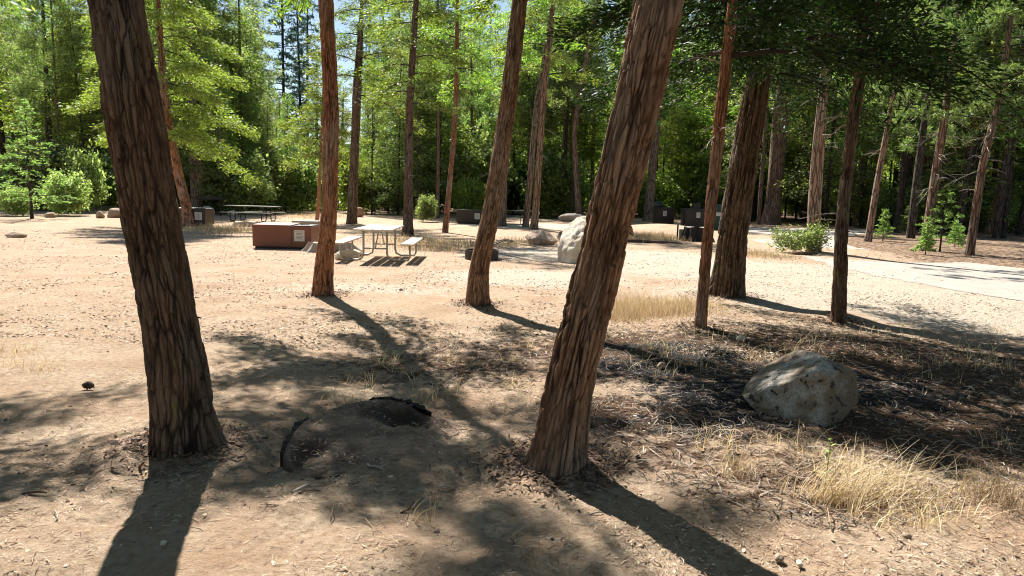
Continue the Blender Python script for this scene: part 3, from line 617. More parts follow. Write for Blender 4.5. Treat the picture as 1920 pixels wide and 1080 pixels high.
# unseen cedars added round the camera to block skylight
DARKC = FARP['cedar'][1].copy(); DARKC.materials[0] = LEAF_SHADE  # added crowns made dark to keep green light off the ground
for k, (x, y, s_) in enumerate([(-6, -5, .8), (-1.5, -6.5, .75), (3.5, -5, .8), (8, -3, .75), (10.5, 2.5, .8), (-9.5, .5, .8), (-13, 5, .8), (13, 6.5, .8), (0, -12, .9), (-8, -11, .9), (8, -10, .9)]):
    t_ = ftree(x, y, 'cedar', s_, 'unseen cedar added behind the viewpoint to block skylight', 'skylight-blocking cedars added behind the viewpoint', ci=1); t_.children[1].data = DARKC
# fill
cnt = 0; placed = []
while cnt < 62:
    y = 50+rng.random()**.9*62; x = rng.uniform(-.82, .82)*y; px = 960+x/y*F
    if 480 < px < 735 or (px < 480 and px > 375 and rng.random() < .7): continue
    if px > 1150 and y < 56+max(0, (1500-px))*.02 and px < 1560: continue
    if any((x-a)**2+(y-b_)**2 < 11 for a, b_ in placed): continue
    placed.append((x, y)); cnt += 1
    k = ['cedar', 'cedar', 'pine', 'fir'][rng.integers(4)]
    if px > 1560: k = ['pine', 'pine', 'cedar', 'fir'][rng.integers(4)]
    ftree(x, y, k, rng.uniform(.75, 1.25), 'tree in the dense forest behind the campsite', 'dense forest trees', rs=rng.uniform(.7, 1.3))
for k in range(60):
    y = rng.uniform(112, 140); px = -60+k*34+rng.uniform(-12, 12); x = (px-960)/F*y
    if 470 < px < 740: continue
    ftree(x, y, ['cedar', 'fir', 'cedar'][k % 3], rng.uniform(1.2, 1.6), 'distant tree closing the view behind the forest', 'distant trees', ci=2 if k % 3 else 0)
for k in range(100):
    y = rng.uniform(56, 100); px = rng.uniform(-100, 2000); x = (px-960)/F*y
    ftree(x, y, ['cedar', 'fir', 'cedar'][k % 3], rng.uniform(.28, .5), 'young tree in the understorey between the forest trunks', 'young understorey trees', ci=0, rs=.5)
for k in range(110):
    y = rng.uniform(46, 80); px = rng.uniform(-60, 1980); x = (px-960)/F*y
    if 1150 < px < 1560 and y < 60: y += 14; x = (px-960)/F*y
    if 480 < px < 735: continue
    t_ = ftree(x, y, ['pine', 'cedar'][k % 2], rng.uniform(.7, .95), 'thin stemmed tree between the forest trunks', 'thin stemmed forest trees', ci=1+k % 2, ti=k % 3 > 0, rs=rng.uniform(.35, .65))
    c_ = t_.children[1]; c_.scale = (.45, .45, c_.scale[2])
# left: nearer forest
for k in range(18):
    y = rng.uniform(54, 66); px = rng.uniform(-120, 330); x = (px-960)/F*y
    ftree(x, y, ['cedar', 'pine', 'fir'][rng.integers(3)], rng.uniform(.55, 1.0), 'tree at the left edge of the forest behind the bushes', 'trees at the left forest edge')
# right: forest beyond the road
for k in range(30):
    y = rng.uniform(34, 52); px = rng.uniform(1600, 2080)+(52-y)*6; x = (px-960)/F*y
    ftree(x, y, ['pine', 'pine', 'fir', 'cedar'][rng.integers(4)], rng.uniform(.5, .9), 'tree in the shady forest beyond the road on the right', 'trees beyond the road', ti=1)

# understorey
UND = [crown_mesh(seed=400+i, kind='broad', h0=.1, h1=2.4, R=1.5, nl=34, tw=14, lf=9, L=.2, W=.12, mat=[LEAF_BROAD, LEAF_FAR, LEAF_BRIGHT][i], wood=BARK_DUSK, clump=.22, trad=.03, prof=lambda t: .5+.5*math.sin(math.pi*min(1, t+.2))) for i in range(3)]
def shrub(x, y, s, label, group=None, i=0, name='shrub', hs=1.):
    root = empty(name, (x, y, float(gh(x, y))), label, 'shrub', group, rng.uniform(0, 6.28))
    f = obj('foliage', UND[i % 3], root); f.scale = (s, s, s*hs)
    return root
for k in range(150):
    y = rng.uniform(48, 90); x = rng.uniform(-.8, .8)*y; px = 960+x/y*F
    if 1150 < px < 1560 and y < 60: y += 14; x = (px-960)/F*y
    shrub(x, y, rng.uniform(.9, 2.3), 'pale green bush growing under the forest trees', 'understorey bushes', int(rng.integers(3)))
for k in range(14):
    px = rng.uniform(1560, 1960); y = rng.uniform(44, 56); x = (px-960)/F*y
    shrub(x, y, rng.uniform(.6, 1.3), 'low bush in the shade beyond the road', 'bushes beyond the road', int(rng.integers(3)))
for k in range(22):
    px = rng.uniform(-60, 560); y = rng.uniform(40, 52); x = (px-960)/F*y
    shrub(x, y, rng.uniform(.8, 1.4), 'bush in the shade of the left forest edge', 'bushes at the left forest edge', int(rng.integers(3)))
BUSHL = crown_mesh(seed=420, kind='broad', h0=.05, h1=1.5, R=1.05, nl=46, tw=13, lf=12, L=.16, W=.07, mat=LEAF_BROAD, wood=BARK_FAR, clump=.13, trad=.02, prof=lambda t: .55+.45*math.sin(math.pi*min(1, t+.25)))
def bush(px, py, s, hs, label, mat=None):
    x, y, z = ground(px, py); root = empty('bush', (x, y, z), label, 'bush'); f = obj('foliage', BUSHL, root, rot=(0, 0, px)); f.scale = (s, s, s*hs)
bush(128, 404, 1.1, 1.0, 'large round pale green bush at the left edge of the clearing')
bush(30, 405, .8, .85, 'smaller pale green bush at the far left of the clearing')
bush(160, 398, 1.2, 1.45, 'tall silvery green bush rising behind the large round bush')
bush(800, 416, .62, 1.2, 'small yellow green bush right of the bare cedar trunk behind the table')
bush(1060, 405, .8, .8, 'low green bush behind the grey slab near the crooked trunk')

def fir(px, py, hh, label, seed, R=None, lean=0):
    x, y, z = ground(px, py); root = empty('fir_sapling', (x, y, z), label, 'sapling')
    R = R or hh*.36
    obj('trunk', trunk_mesh([(0, 0, -.05, hh*.012+.008), (lean*.5, 0, hh*.5, hh*.008+.004), (lean, 0, hh, .004)], BARK_DUSK, 10, .15, seed, 0), root)
    obj('crown', crown_mesh(seed=seed, kind='fir', h0=hh*.14, h1=hh, R=R, nl=int(13+hh*7), tw=max(6, 20/hh), lf=15, L=.11, W=.03, mat=LEAF_SAP, wood=BARK_DUSK, spread=.35, clump=.12, trad=.025, prof=lambda t: (1-t)**.85+.05, path=lambda z_: (lean*z_/hh, 0)), root)
fir(60, 410, 5.2, 'young fir with a bare lower stem in front of the left bushes', 501, 1.9)
fir(1655, 452, 1.35, 'small fir sapling beside the thin leaning pine beyond the road', 502)
fir(1762, 472, 2.3, 'taller fir sapling right of the knotted pine beyond the road', 503, 1.0)
fir(1735, 478, 1.0, 'short fir sapling at the foot of the knotted pine', 504)
fir(1790, 462, 1.0, 'low fir sapling between the knotted pine and the bare leaning pine', 505)
fir(1700, 440, 1.6, 'fir sapling in the shade behind the tallest sapling', 506)

# ------------------------------------------------------------------ rocks
def rock(px, py, size, mat, label, seed, rz=0, cuts=7, name='boulder', sub=5, rough=.035, sink=.12, planes=None, group=None, shape=None):
    x, y, z = ground(px, py)
    bm = bmesh.new(); bmesh.ops.create_icosphere(bm, subdivisions=sub, radius=1); r = random.Random(seed)
    pl = []
    for k in range(cuts):
        n = Vector((r.gauss(0, 1), r.gauss(0, 1), r.gauss(0.1, .7))).normalized(); pl.append((n, r.uniform(.55, .85)))
    if planes: pl += [(Vector(n).normalized(), d) for n, d in planes]
    for v in bm.verts:
        p = v.co.copy()
        for n, d in pl:
            e = p.dot(n)-d
            if e > 0: p -= n*e*.96
        nz = noise.fractal(p*1.8+Vector((seed, 0, 0)), .8, 2, 5)*rough*2.2+noise.noise(p*9+Vector((seed, 3, 0)))*rough*.5+noise.noise(p*26)*rough*.22
        p += v.co.normalized()*nz
        if shape: p = shape(p)
        v.co = Vector((p.x*size[0]/2, p.y*size[1]/2, p.z*size[2]))
    for v in bm.verts: v.co.z = v.co.z*.62+size[2]*.5-sink*size[2]
    for f in bm.faces: f.smooth = True
    me = bpy.data.meshes.new(name); bm.to_mesh(me); bm.free(); me.materials.append(mat)
    o = obj(name, me, None, (x, y, z), (0, 0, rz)); tag(o, label, 'rock', group); return o
rock(1522, 774, (1.12, 1.15, .57), GRANITE, 'speckled grey white granite boulder lying in the dark shade beside the burnt ground', 31, 0, 2, planes=[((.55, -.82, .12), .34), ((-.62, -.75, .20), .34), ((.05, .12, 1), .60), ((1, .1, .1), .56), ((-.70, .1, .72), .36), ((.55, 0, .84), .56), ((.2, -.6, .78), .52)], sub=6, rough=.013)
rock(1090, 492, (1.55, 1.1, 1.22), GRANITE_W, 'tall white boulder partly behind the thick centre trunk', 35, .3, 3, planes=[((-.75, -.25, .6), .42), ((.05, -1, -.05), .55), ((.1, -.4, .9), .62)])
rock(1012, 458, (1.15, .9, .52), ROCK_TAN, 'low pointed grey brown boulder left of the tall white one', 37, 0, 3, planes=[((-.7, -.4, .8), .45), ((.7, -.4, .8), .5)])
rock(1056, 452, (.5, .5, .38), GRANITE, 'grey boulder leaning against the back of the tall white one', 38, .4, 4)
rock(657, 486, (.62, .45, .24), GRANITE_W, 'flat pale rock with white edges beside the left picnic bench', 39, .2, 6)
rock(640, 487, (.3, .25, .2), GRANITE_W, 'small white rock left of the flat pale rock by the bench', 40, 0, 6)
rock(216, 408, (.95, .8, .48), ROCK_TAN, 'tan rock left of the thick left front trunk, larger of the two there', 41, 0, 4)
rock(188, 409, (.4, .4, .36), ROCK_TAN, 'small tan rock left of the larger tan rock', 42, 0, 5)
rock(96, 408, (.55, .5, .25), ROCK_TAN, 'small rock at the foot of the large round bush', 43, 0, 5)
rock(31, 445, (.55, .45, .16), ROCK_TAN, 'flat half buried brown rock on the open dirt at far left', 44, 0, 4)
rock(389, 404, (.85, .7, .55), GRANITE_W, 'white boulder behind the far picnic table at left', 45, 0, 3)
rock(674, 407, (.62, .6, .62), ROCK_RED, 'reddish boulder right of the twin trunked cedar', 46, 0, 3)
rock(437, 404, (.7, .5, .3), GRANITE_W, 'pale flat rock near the far left picnic table', 47, 0, 4)
rock(1182, 442, (.35, .4, .42), ROCK_RED, 'small brown rock just right of the thick centre trunk', 48, 0, 4)
rock(1078, 416, (2.2, .8, .55), CONC, 'long grey slab of rock at the foot of the crooked trunk', 49, 0, 5)
for k, (px, py, s) in enumerate([(752, 545, .07), (306, 1022, .035), (165, 729, .06), (1160, 1000, .05), (818, 1001, .04), (460, 878, .05), (1390, 640, .12), (1240, 690, .10), (1570, 905, .05), (1700, 1010, .05), (1460, 1050, .05), (1500, 1060, .04)]):
    if k == 2: continue
    rock(px, py, (s, s*.8, s*.6), GRANITE_W if k % 5 == 1 else ROCK_TAN, 'small loose stone on the dirt', 60+k, k, 5, 'stone', 3, .05, group='loose stones on the ground')

# ------------------------------------------------------------------ food lockers
def locker(px, py, wd, hh, dp, mat, label, rz=0, sign=True, front='left'):
    x, y, z = ground(px, py); root = empty('food_locker', (x, y+dp/2*math.cos(rz), z), label, 'food locker', rz=rz)
    b = MB(); b.box((0, 0, hh/2+.03), (wd, dp, hh-.06), bev=.012); b.build('body', mat, root)
    MB().box((0, 0, .015), (wd-.1, dp-.1, .07)).build('plinth', STEEL_DK, root)
    MB().box((-wd*.17, .01, hh+.022), (wd*.655, dp+.03, .04), rx=.03, bev=.006).build('lid', mat, root)
    lt = MB().box((wd*.335, 0, hh+.012), (wd*.30, dp*.94, .022), bev=.004).build('latch_recess', STEEL_DK, root)
    MB().box((wd*.335, -.1, hh+.035), (wd*.16, .03, .02), bev=.004).build('latch', mat, lt)
    MB().box((wd*.165, -dp/2-.001, hh*.52), (.012, .008, hh*.8)).build('door_seam', STEEL_DK, root)
    if sign:
        s = min(.3, hh*.46); sg = MB().box((wd*.30, -dp/2-.006, hh*.60), (s*.98, .006, s*1.05)).build('notice', PAPER, root)
        m2 = MB()
        for k in range(6): m2.box((wd*.30+(k % 2)*.02-.01, -dp/2-.0105, hh*.60+s*.36-k*s*.13), (s*(.75-.12*(k % 3)), .002, s*.045))
        m2.build('printed_lines', INK, sg)
    return root
locker(528, 467, 1.58, .62, .95, BROWN, 'brown steel food locker with a notice, nearest one, left of the picnic table', 0.02)
locker(354, 424, 1.35, .70, .9, BROWN_DK, 'dark brown food locker behind the red cedar trunk at left', 0)
locker(884, 420, 1.5, .72, 1.0, BROWN_DK, 'dark brown food locker behind the right leaning reddish trunk', -.25)

# ------------------------------------------------------------------ picnic tables
def picnic(x, y, rz, label, top, frame, LT=2.35, wd=.86):
    root = empty('picnic_table', (x, y, float(gh(x, y))), label, 'picnic table', rz=rz)
    npl = 4; pw = (wd-.03*(npl-1))/npl
    t = MB()
    for k in range(npl): t.box((-wd/2+pw/2+k*(pw+.03), 0, .745), (pw, LT, .038), bev=.005)
    t.build('tabletop', top, root)
    for s in (-1, 1):
        b = MB()
        for k in (-.5, .5): b.box((s*.78+k*.15, 0, .435), (.135, LT, .036), bev=.005)
        b.build('bench_seat', top, root)
    for e in (-1, 1):
        ye = e*LT*.30
        for s in (-1, 1):
            MB().tube([(s*.27, ye, .72), (s*.27, ye, .2), (s*.30, ye, .08), (s*.42, ye, .03), (s*.60, ye, .028)], .026).build('table_leg', frame, root)
            MB().tube([(s*.66, ye, .415), (s*.90, ye, .415)], .022).tube([(s*.80, ye, .41), (s*.80, ye, .12), (s*.76, ye, .04), (s*.58, ye, .028)], .024).build('bench_leg', frame, root)
        MB().tube([(-.40, ye, .715), (.40, ye, .715)], .022).tube([(-.27, ye, .3), (.27, ye, .3)], .018).build('cross_bar', frame, root)
        MB().tube([(0, ye, .3), (0, e*LT*.06, .72)], .016).build('diagonal_brace', frame, root)
    return root
picnic(-3.22, 16.75, .04, 'pale weathered picnic table with two benches in the sun beside the fire ring', WOODP, GALV, 2.4)
x, y, _ = ground(475, 415); picnic(x, y, 1.5, 'grey wooden picnic table far back at the left', WOODG, STEEL_DK, 2.6)
x, y, _ = ground(962, 420); picnic(x, y, 1.3, 'dark green picnic table far back between the trunks', GREENP, STEEL_DK, 2.2)

# ------------------------------------------------------------------ fire ring
x, y, z = ground(903, 486); rt = empty('fire_ring', (x, y, z), 'low black steel fire ring with a raised grill behind the leaning trunk', 'fire ring')
b = MB(); rr = .42; n = 28
for k in range(n):
    a0, a1 = 2*math.pi*k/n, 2*math.pi*(k+1)/n
    p = lambda a, r_, z_: (r_*math.cos(a), r_*math.sin(a), z_)
    b.poly([p(a0, rr, 0), p(a1, rr, 0), p(a1, rr, .24), p(a0, rr, .24)]); b.poly([p(a1, rr-.02, 0), p(a0, rr-.02, 0), p(a0, rr-.02, .24), p(a1, rr-.02, .24)])
    b.poly([p(a0, rr, .24), p(a1, rr, .24), p(a1, rr-.02, .24), p(a0, rr-.02, .24)])
b.build('ring', STEEL_DK, rt)
g = MB()
for k in range(11): g.tube([(.05+k*.05, -.28, .30+k*.02), (.05+k*.05, .28, .30+k*.02)], .008, 6)
g.tube([(.02, -.29, .29), (.6, -.29, .51)], .012).tube([(.02, .29, .29), (.6, .29, .51)], .012).build('grill_grate', STEEL_DK, rt)
MB().tube([(.6, -.22, .50), (.78, -.22, .47), (.78, .22, .47), (.6, .22, .50)], .012).build('grate_handle', STEEL_DK, rt)
MB().tube([(0, 0, .02), (0.02, 0, .26)], [.30, .05], 12).build('ash_heap', CHAR, rt)

# low concrete block, stump, small brown bin behind the locker
x, y, z = ground(572, 436); rt = empty('concrete_block', (x, y+.4, z), 'low grey concrete block behind the nearest food locker', 'block')
MB().box((0, 0, .19), (.85, .8, .40), bev=.03).build('block', CONC, rt); MB().box((0, 0, .40), (1.0, .92, .07), bev=.02).build('cap_slab', CONC, rt)
x, y, z = ground(594, 434); rt = empty('brown_box', (x, y, z), 'small brown metal box on a post beside the concrete block', 'post box')
MB().box((0, 0, .22), (.28, .24, .32), bev=.02).build('box', BROWN, rt); MB().tube([(0, 0, -.05), (0, 0, .1)], .05).build('post', STEEL_DK, rt); MB().box((0, 0, .40), (.32, .28, .03), bev=.01).build('lid', BROWN_DK, rt)

def stump(px, py, R, hh, label, side, topm, seed, flutes=9, sx=1.3, name='tree_stump'):
    x, y, z = ground(px, py); r = random.Random(seed); rt = empty(name, (x, y+R*.8, z), label, 'stump'); n = 72
    ring = lambda k: (1+.09*math.sin(flutes*k*2*math.pi/n+r0)+.05*math.sin(3*k*2*math.pi/n+1))
    r0 = r.uniform(0, 6); bm = bmesh.new(); rows = []
    for (zz, s) in ((-.08, 1.35), (.0, 1.28), (hh*.35, 1.12), (hh*.8, 1.02), (hh, 1.0)):
        row = []
        for k in range(n):
            a = 2*math.pi*k/n; am = 1+(ring(k)-1)*(2.2 if zz < hh*.5 else 1.1)+noise.noise(Vector((math.cos(a)*4, math.sin(a)*4, zz*5+seed)))*.07
            row.append(bm.verts.new((math.cos(a)*R*sx*s*am, math.sin(a)*R*s*am, zz+(.02*math.sin(a*3+seed) if zz > 0 else 0))))
        rows.append(row)
    for i in range(4):
        for k in range(n): bm.faces.new((rows[i][k], rows[i][(k+1) % n], rows[i+1][(k+1) % n], rows[i+1][k])).smooth = True
    me = bpy.data.meshes.new('bark'); bm.to_mesh(me)
    bm2 = bmesh.new(); vs = [bm2.verts.new((v.co.x*.97, v.co.y*.97, v.co.z)) for v in rows[4]]
    c_ = bm2.verts.new((0, 0, hh-.005))
    for k in range(n): bm2.faces.new((vs[k], vs[(k+1) % n], c_))
    mt = bpy.data.meshes.new('cut_face'); bm2.to_mesh(mt); bm.free(); bm2.free(); me.materials.append(side); mt.materials.append(topm)
    obj('bark', me, rt); obj('cut_face', mt, rt); return rt
stump(612, 473, .42, .24, 'wide low grey stump with fluted sides behind the orange cedar trunk', GREYWOOD, CUTWOOD, 3)
stump(455, 425, .33, .2, 'small pale stump left of the nearest food locker', GREYWOOD, CUTWOOD, 5)
stump(1309, 453, .42, .55, 'burnt hollow stump with an orange inner face left of the broad furrowed cedar', CHAR, GREYWOOD, 7, sx=1.1)
x, y, z = ground(1307, 452)
o = MB(); 
for k in range(9):
    a = -.9+k*.22; o.box((x+.55*math.sin(a), y+.34-.57*math.cos(a), .28+.05*math.sin(k*2)), (.10, .05, .40-.09*abs(math.sin(k*1.7))), rz=a, bev=.015)
tag(o.build('split_wood', ORANGEW), 'orange split wood slabs leaning on the face of the burnt stump', 'wood')
for px, wd, lb in ((1284, .5, 'pale upright board stump left of the burnt stump'),):
    x, y, z = ground(px, 450); rt = empty('wood_bollard', (x, y, z), lb, 'post')
    MB().box((0, 0, .2), (wd, .12, .46), bev=.02).build('plank', GREYWOOD, rt)
    MB().tube([(-wd*.62, 0, -.05), (-wd*.62, 0, .62)], .035).build('post', STEEL_DK, rt)

# ------------------------------------------------------------------ trash bins with things on their lids
def bin_(px, py, wd, label, pot, mat=BROWN_DK):
    x, y, z = ground(px, py); rt = empty('trash_bin', (x, y+.5, z), label, 'trash bin')
    MB().box((0, 0, .56), (wd, .95, 1.0), bev=.03).build('body', mat, rt)
    MB().box((0, 0, 1.09), (wd+.1, 1.02, .07), bev=.02).build('lid', BLACK, rt)
    for s in (-1, 1): MB().box((s*(wd/2+.01), -.35, .5), (.05, .06, 1.05), bev=.01).build('corner_post', STEEL_DK, rt)
    MB().box((-wd*.12, -.475-.004, .56), (.02, .01, .9)).build('door_seam', BLACK, rt)
    sg = MB().box((-wd*.02, -.49, .78), (.21, .008, .30)).build('notice', PAPER, rt)
    m2 = MB()
    for k in range(5): m2.box((-wd*.02, -.4955, .88-k*.05), (.14-.02*(k % 2), .002, .016))
    m2.build('printed_lines', INK, sg)
    if pot:
        MB().box((wd*.3, -.49, .82), (.13, .008, .11)).build('sticker', YELLOW, rt)
    return x, y
x, y = bin_(1246, 425, 1.05, 'dark trash bin with a white notice, left of the pair beyond the clearing', 0)
o = MB(); o.tube([(x-.35, y+.5, 1.12), (x-.33, y+.5, 1.28), (x-.3, y+.5, 1.42), (x-.28, y+.5, 1.46)], [.26, .29, .20, .05], 14); tag(o.build('stuffed_bag', BLACK), 'dark rounded bag lying on the left trash bin', 'bag')
x, y = bin_(1309, 430, 1.55, 'wide dark trash bin with a white notice and a yellow sticker, right of the pair', 1)
o = MB(); o.box((x-.05, y+.5, 1.26), (.45, .4, .26), bev=.06).box((x-.05, y+.5, 1.42), (.50, .44, .05), bev=.02); tag(o.build('dark_cooler', BLACK), 'small dark cooler box standing on the wide trash bin', 'cooler')
x, y, z = ground(1345, 431); rt = empty('green_bin', (x, y+.4, z), 'green bin with a white label mostly behind the broad furrowed cedar', 'trash bin')
MB().box((0, 0, .62), (.75, .7, 1.2), bev=.04).build('body', GREENP, rt); MB().box((0, 0, 1.30), (.55, .6, .24), bev=.06).build('lid', GREENP, rt); MB().box((.05, -.36, .86), (.42, .008, .2)).build('notice', PAPER, rt)
# small white tag sign on a post by the close pair
x, y, z = ground(1008, 424); rt = empty('marker_post', (x, y, z), 'thin site marker post with a small white plate right of the close pair of trunks', 'marker post')
MB().box((0, 0, .38), (.06, .05, .82), bev=.008).build('post', WOODG, rt); MB().box((0, -.032, .70), (.16, .01, .13)).build('plate', PAPER, rt)
# dark canopy / barbecue shelter far left
x, y, z = ground(394, 404); rt = empty('low_barrier', (x, y, z), 'dark horizontal rail on posts behind the white boulder at left', 'barrier')
MB().box((0, 0, 1.02), (1.5, .12, .22), bev=.02).build('rail', STEEL_DK, rt)
for s in (-.55, .0, .6): MB().tube([(s, 0, -.1), (s, 0, .92)], .045).build('post', STEEL_DK, rt)

# ------------------------------------------------------------------ half buried foreground stump
sx, sy = STUMP; gz = float(gh(sx, sy)); rt = empty('buried_stump', (sx, sy, gz), 'wide flat stump nearly flush with the dirt, burnt and painted shade-dark along its rim, in the foreground', 'stump')
n = 140; bm = bmesh.new(); rows = []
def srad(a): return .50*(1+.10*math.sin(2*a+.4)+.06*math.sin(3*a+2)+.04*math.sin(5*a))
for k5, s in enumerate((0.03, .1, .2, .3, .4, .5, .58, .66, .74, .82, .9, .96, 1.0, 1.015, 1.03)):
    row = []
    for k in range(n):
        a = 2*math.pi*k/n; R_ = srad(a)*s*1.0; xx, yy = R_*math.cos(a)*.98, R_*math.sin(a)*1.22
        zz = .062+.08*yy-.10*xx+.022*noise.noise(Vector((xx*3, yy*3, 1)))+.006*noise.noise(Vector((xx*20, yy*20, 1)))
        if s >= 1.0: zz -= .012+(s-1)*6*(1+.5*noise.noise(Vector((a*14, 0, 3))))
        zz -= .16*math.exp(-(((xx-.16)/.15)**2+((yy-.36)/.13)**2))+.05*math.exp(-(((xx+.30)/.08)**2+((yy+.38)/.16)**2))
        row.append(bm.verts.new((xx, yy, zz)))
    rows.append(row)
bm.faces.new(rows[0])
for i in range(len(rows)-1):
    for k in range(n): bm.faces.new((rows[i][k], rows[i][(k+1) % n], rows[i+1][(k+1) % n], rows[i+1][k])).smooth = True
me = bpy.data.meshes.new('cut_face'); bm.to_mesh(me); bm.free()
ca = []
for v in me.vertices:
    c_ = v.co; j = .5*noise.noise(c_*11)+.3*noise.noise(c_*30); a_ = math.atan2(c_.y/1.22, c_.x/.98); q_ = math.hypot(c_.x/.98, c_.y/1.22)/srad(a_)
    k1 = 1.25-math.hypot((c_.x-.06)/.30, (c_.y-.38)/.17)+j*.8; k2 = 1.2-math.hypot((c_.x+.33)/.09, (c_.y+.34)/.2)+j*.6; k3 = (q_-.96)*9+j*1.5 if a_ > 2.3 or a_ < -2.2 or 0.6 < a_ < 2.2 else -1
    ca.append(min(1, max(0, max(k1, k2, k3)*2)))
at = me.attributes.new('char_shade', 'FLOAT', 'POINT'); at.data.foreach_set('value', ca)  # burnt edge plus painted shadow of the hollow and left side
m, nt, b, out = nodes('dusty_stump_top'); co = N(nt, 'ShaderNodeTexCoord').outputs['Object']
n1 = tex(nt, 'Noise', co, 3.5, Detail=6, Roughness=.6); n2 = tex(nt, 'Noise', co, 40, Detail=5, Roughness=.7)
c = ramp(nt, n1.outputs['Fac'], [(.38, (.13, .085, .058)), (.52, (.28, .20, .14)), (.7, (.42, .32, .22))]).outputs[0]
c = mix(nt, ramp(nt, n2.outputs['Fac'], [(.4, (0, 0, 0)), (.7, (.6, .6, .6))]).outputs[0], c, (.20, .135, .09))
c = mix(nt, N(nt, 'ShaderNodeAttribute', attribute_name='char_shade').outputs['Fac'], c, (.05, .034, .024))
nt.links.new(c, b.inputs['Base Color']); b.inputs['Roughness'].default_value = .95; bump(nt, b, n2.outputs['Fac'], .02, 1)
me.materials.append(m); obj('cut_face', me, rt)
def rim(a0, a1, name, mat, hgt=.03, wd=.05, seed=1):
    bm = bmesh.new(); rows = []; r = random.Random(seed); m_ = int((a1-a0)*110)
    for k in range(m_+1):
        a = a0+(a1-a0)*k/m_; j = noise.noise(Vector((a*9, seed, 0)))+.8*noise.noise(Vector((a*31, seed, 2)))+.5*noise.noise(Vector((a*83, seed, 5))); e = math.sin(math.pi*k/m_)**.5*max(.05, .75+1.1*noise.noise(Vector((a*5, seed+4, 1))))
        Rr = srad(a)+.002; row = []
        for (dr, dz) in ((-.3, .02), (-.1, .5), (.35, 1.), (.9, .6), (1.25, -.2), (1.4, -2.2)):
            q = Rr+wd*e*dr*(1+.4*j)+.02*noise.noise(Vector((a*60, seed, dr*6)))+.012*noise.noise(Vector((a*17, seed+8, 1))); xx, yy = q*math.cos(a)*.98, q*math.sin(a)*1.22
            row.append(bm.verts.new((xx, yy, .055+.08*yy-.10*xx+(hgt*dz*e*(1+1.3*j) if dz > 0 else .06*dz))))
        rows.append(row)
    for i in range(m_):
        for k in range(5): bm.faces.new((rows[i][k], rows[i+1][k], rows[i+1][k+1], rows[i][k+1]))
    me = bpy.data.meshes.new(name); bm.to_mesh(me); bm.free(); me.materials.append(mat); obj(name, me, rt)
rim(2.9, 3.75, 'char_shade_rim', CHAR, .006, .03, 1)  # burnt rim pieces, also painting the side face's shadow dark
rim(.9, 1.9, 'char_shade_rim', CHAR, .012, .035, 5)
rim(4.3, 5.0, 'char_shade_rim', CHAR, .01, .03, 9)

# ------------------------------------------------------------------ ground litter, sticks, grass
def in_view(n, r, ymin=2.2, ymax=9, pw=1.6):
    y = ymin+(ymax-ymin)*r.random(n)**pw; x = r.uniform(-.80, .80, n)*y; return x, y
MSKX, MSKY = X, Y
def sample(mask, x, y):
    i = np.clip(np.searchsorted(MSKY, y), 0, len(Y)-1); j = np.clip(np.searchsorted(MSKX, x), 0, len(X)-1); return mask[i, j]
def strips(x, y, L, W, r, lift=.006, mat=None, name='litter', tilt=.12):
    n = len(x); z = sample(GZ, x, y)
    hl = np.hypot((x-STUMP[0]-.16)/.17, (y-STUMP[1]-.36)/.15) > 1; x, y = x[hl], y[hl]; n = len(x); z = sample(GZ, x, y); r_keep = r
    ex, ey = x-STUMP[0], y-STUMP[1]; aa = np.arctan2(ey/1.22, ex/.98); Rs = .5*(1+.10*np.sin(2*aa+.4)+.06*np.sin(3*aa+2)+.04*np.sin(5*aa))
    on = np.hypot(ex/.98, ey/1.22) < Rs*.97; z = np.where(on, float(gh(*STUMP))+.065+.08*ey-.10*ex, z)+lift*r.uniform(.3, 1.4, n); a = r.uniform(0, 2*math.pi, n)
    L = L*r.uniform(.3, 1.4, n)**1.3; W = W*r.uniform(.5, 1.5, n); d = np.stack([np.cos(a), np.sin(a), r.normal(0, tilt, n)], -1)
    s = np.stack([-np.sin(a), np.cos(a), r.normal(0, .5, n)], -1); c = np.stack([x, y, z], -1); bend = (r.normal(0, .12, n)*L)[:, None]
    mid = c+s*bend; e0 = c-d*L[:, None]/2; e1 = c+d*L[:, None]/2; hw = s*(W/2)[:, None]
    V = np.stack([e0-hw*.6, e0+hw*.6, mid+hw, mid-hw, e1+hw*.5, e1-hw*.5], 1).reshape(-1, 3)
    b_ = np.arange(n)[:, None]*6; Fq = np.concatenate([b_+np.array([[0, 1, 2, 3]]), b_+np.array([[3, 2, 4, 5]])])
    return mesh_np(name, V, Fq, [mat])
def bark_flakes():
    r = np.random.default_rng(5); xs_, ys_ = [], []
    for px, py, R_, n in ((340, 830, .32, 900), (1043, 868, .32, 1000), (604, 552, .3, 500), (892, 568, .3, 500), (1313, 612, .3, 400), (1362, 553, .5, 700), (1573, 600, .3, 400)):
        gx, gy, _ = ground(px, py); a = r.uniform(0, 6.28, n); d = R_*.55+np.abs(r.normal(0, R_*.55, n)); xs_.append(gx+d*np.cos(a)); ys_.append(gy+d*np.sin(a)*.9)
    x, y = np.concatenate(xs_), np.concatenate(ys_); tag(obj('bark_flakes', strips(x, y, .045, .013, r, .012, LIT3, 'bark_flakes', .3)), kind='stuff')
def mat_litter(name, stops):
    m, nt, b, out = nodes(name); gi = N(nt, 'ShaderNodeNewGeometry')
    c = ramp(nt, gi.outputs['Random Per Island'], stops).outputs[0]; nt.links.new(c, b.inputs['Base Color']); b.inputs['Roughness'].default_value = .8; return m
LIT = mat_litter('needle_litter', [(0, (.06, .035, .022)), (.2, (.20, .12, .07)), (.45, (.37, .25, .155)), (.85, (.52, .395, .27)), (1, (.68, .57, .43))])
LIT3 = mat_litter('bark_litter', [(0, (.05, .028, .018)), (.5, (.17, .095, .055)), (1, (.34, .22, .14))])
bark_flakes()
r = np.random.default_rng(11)
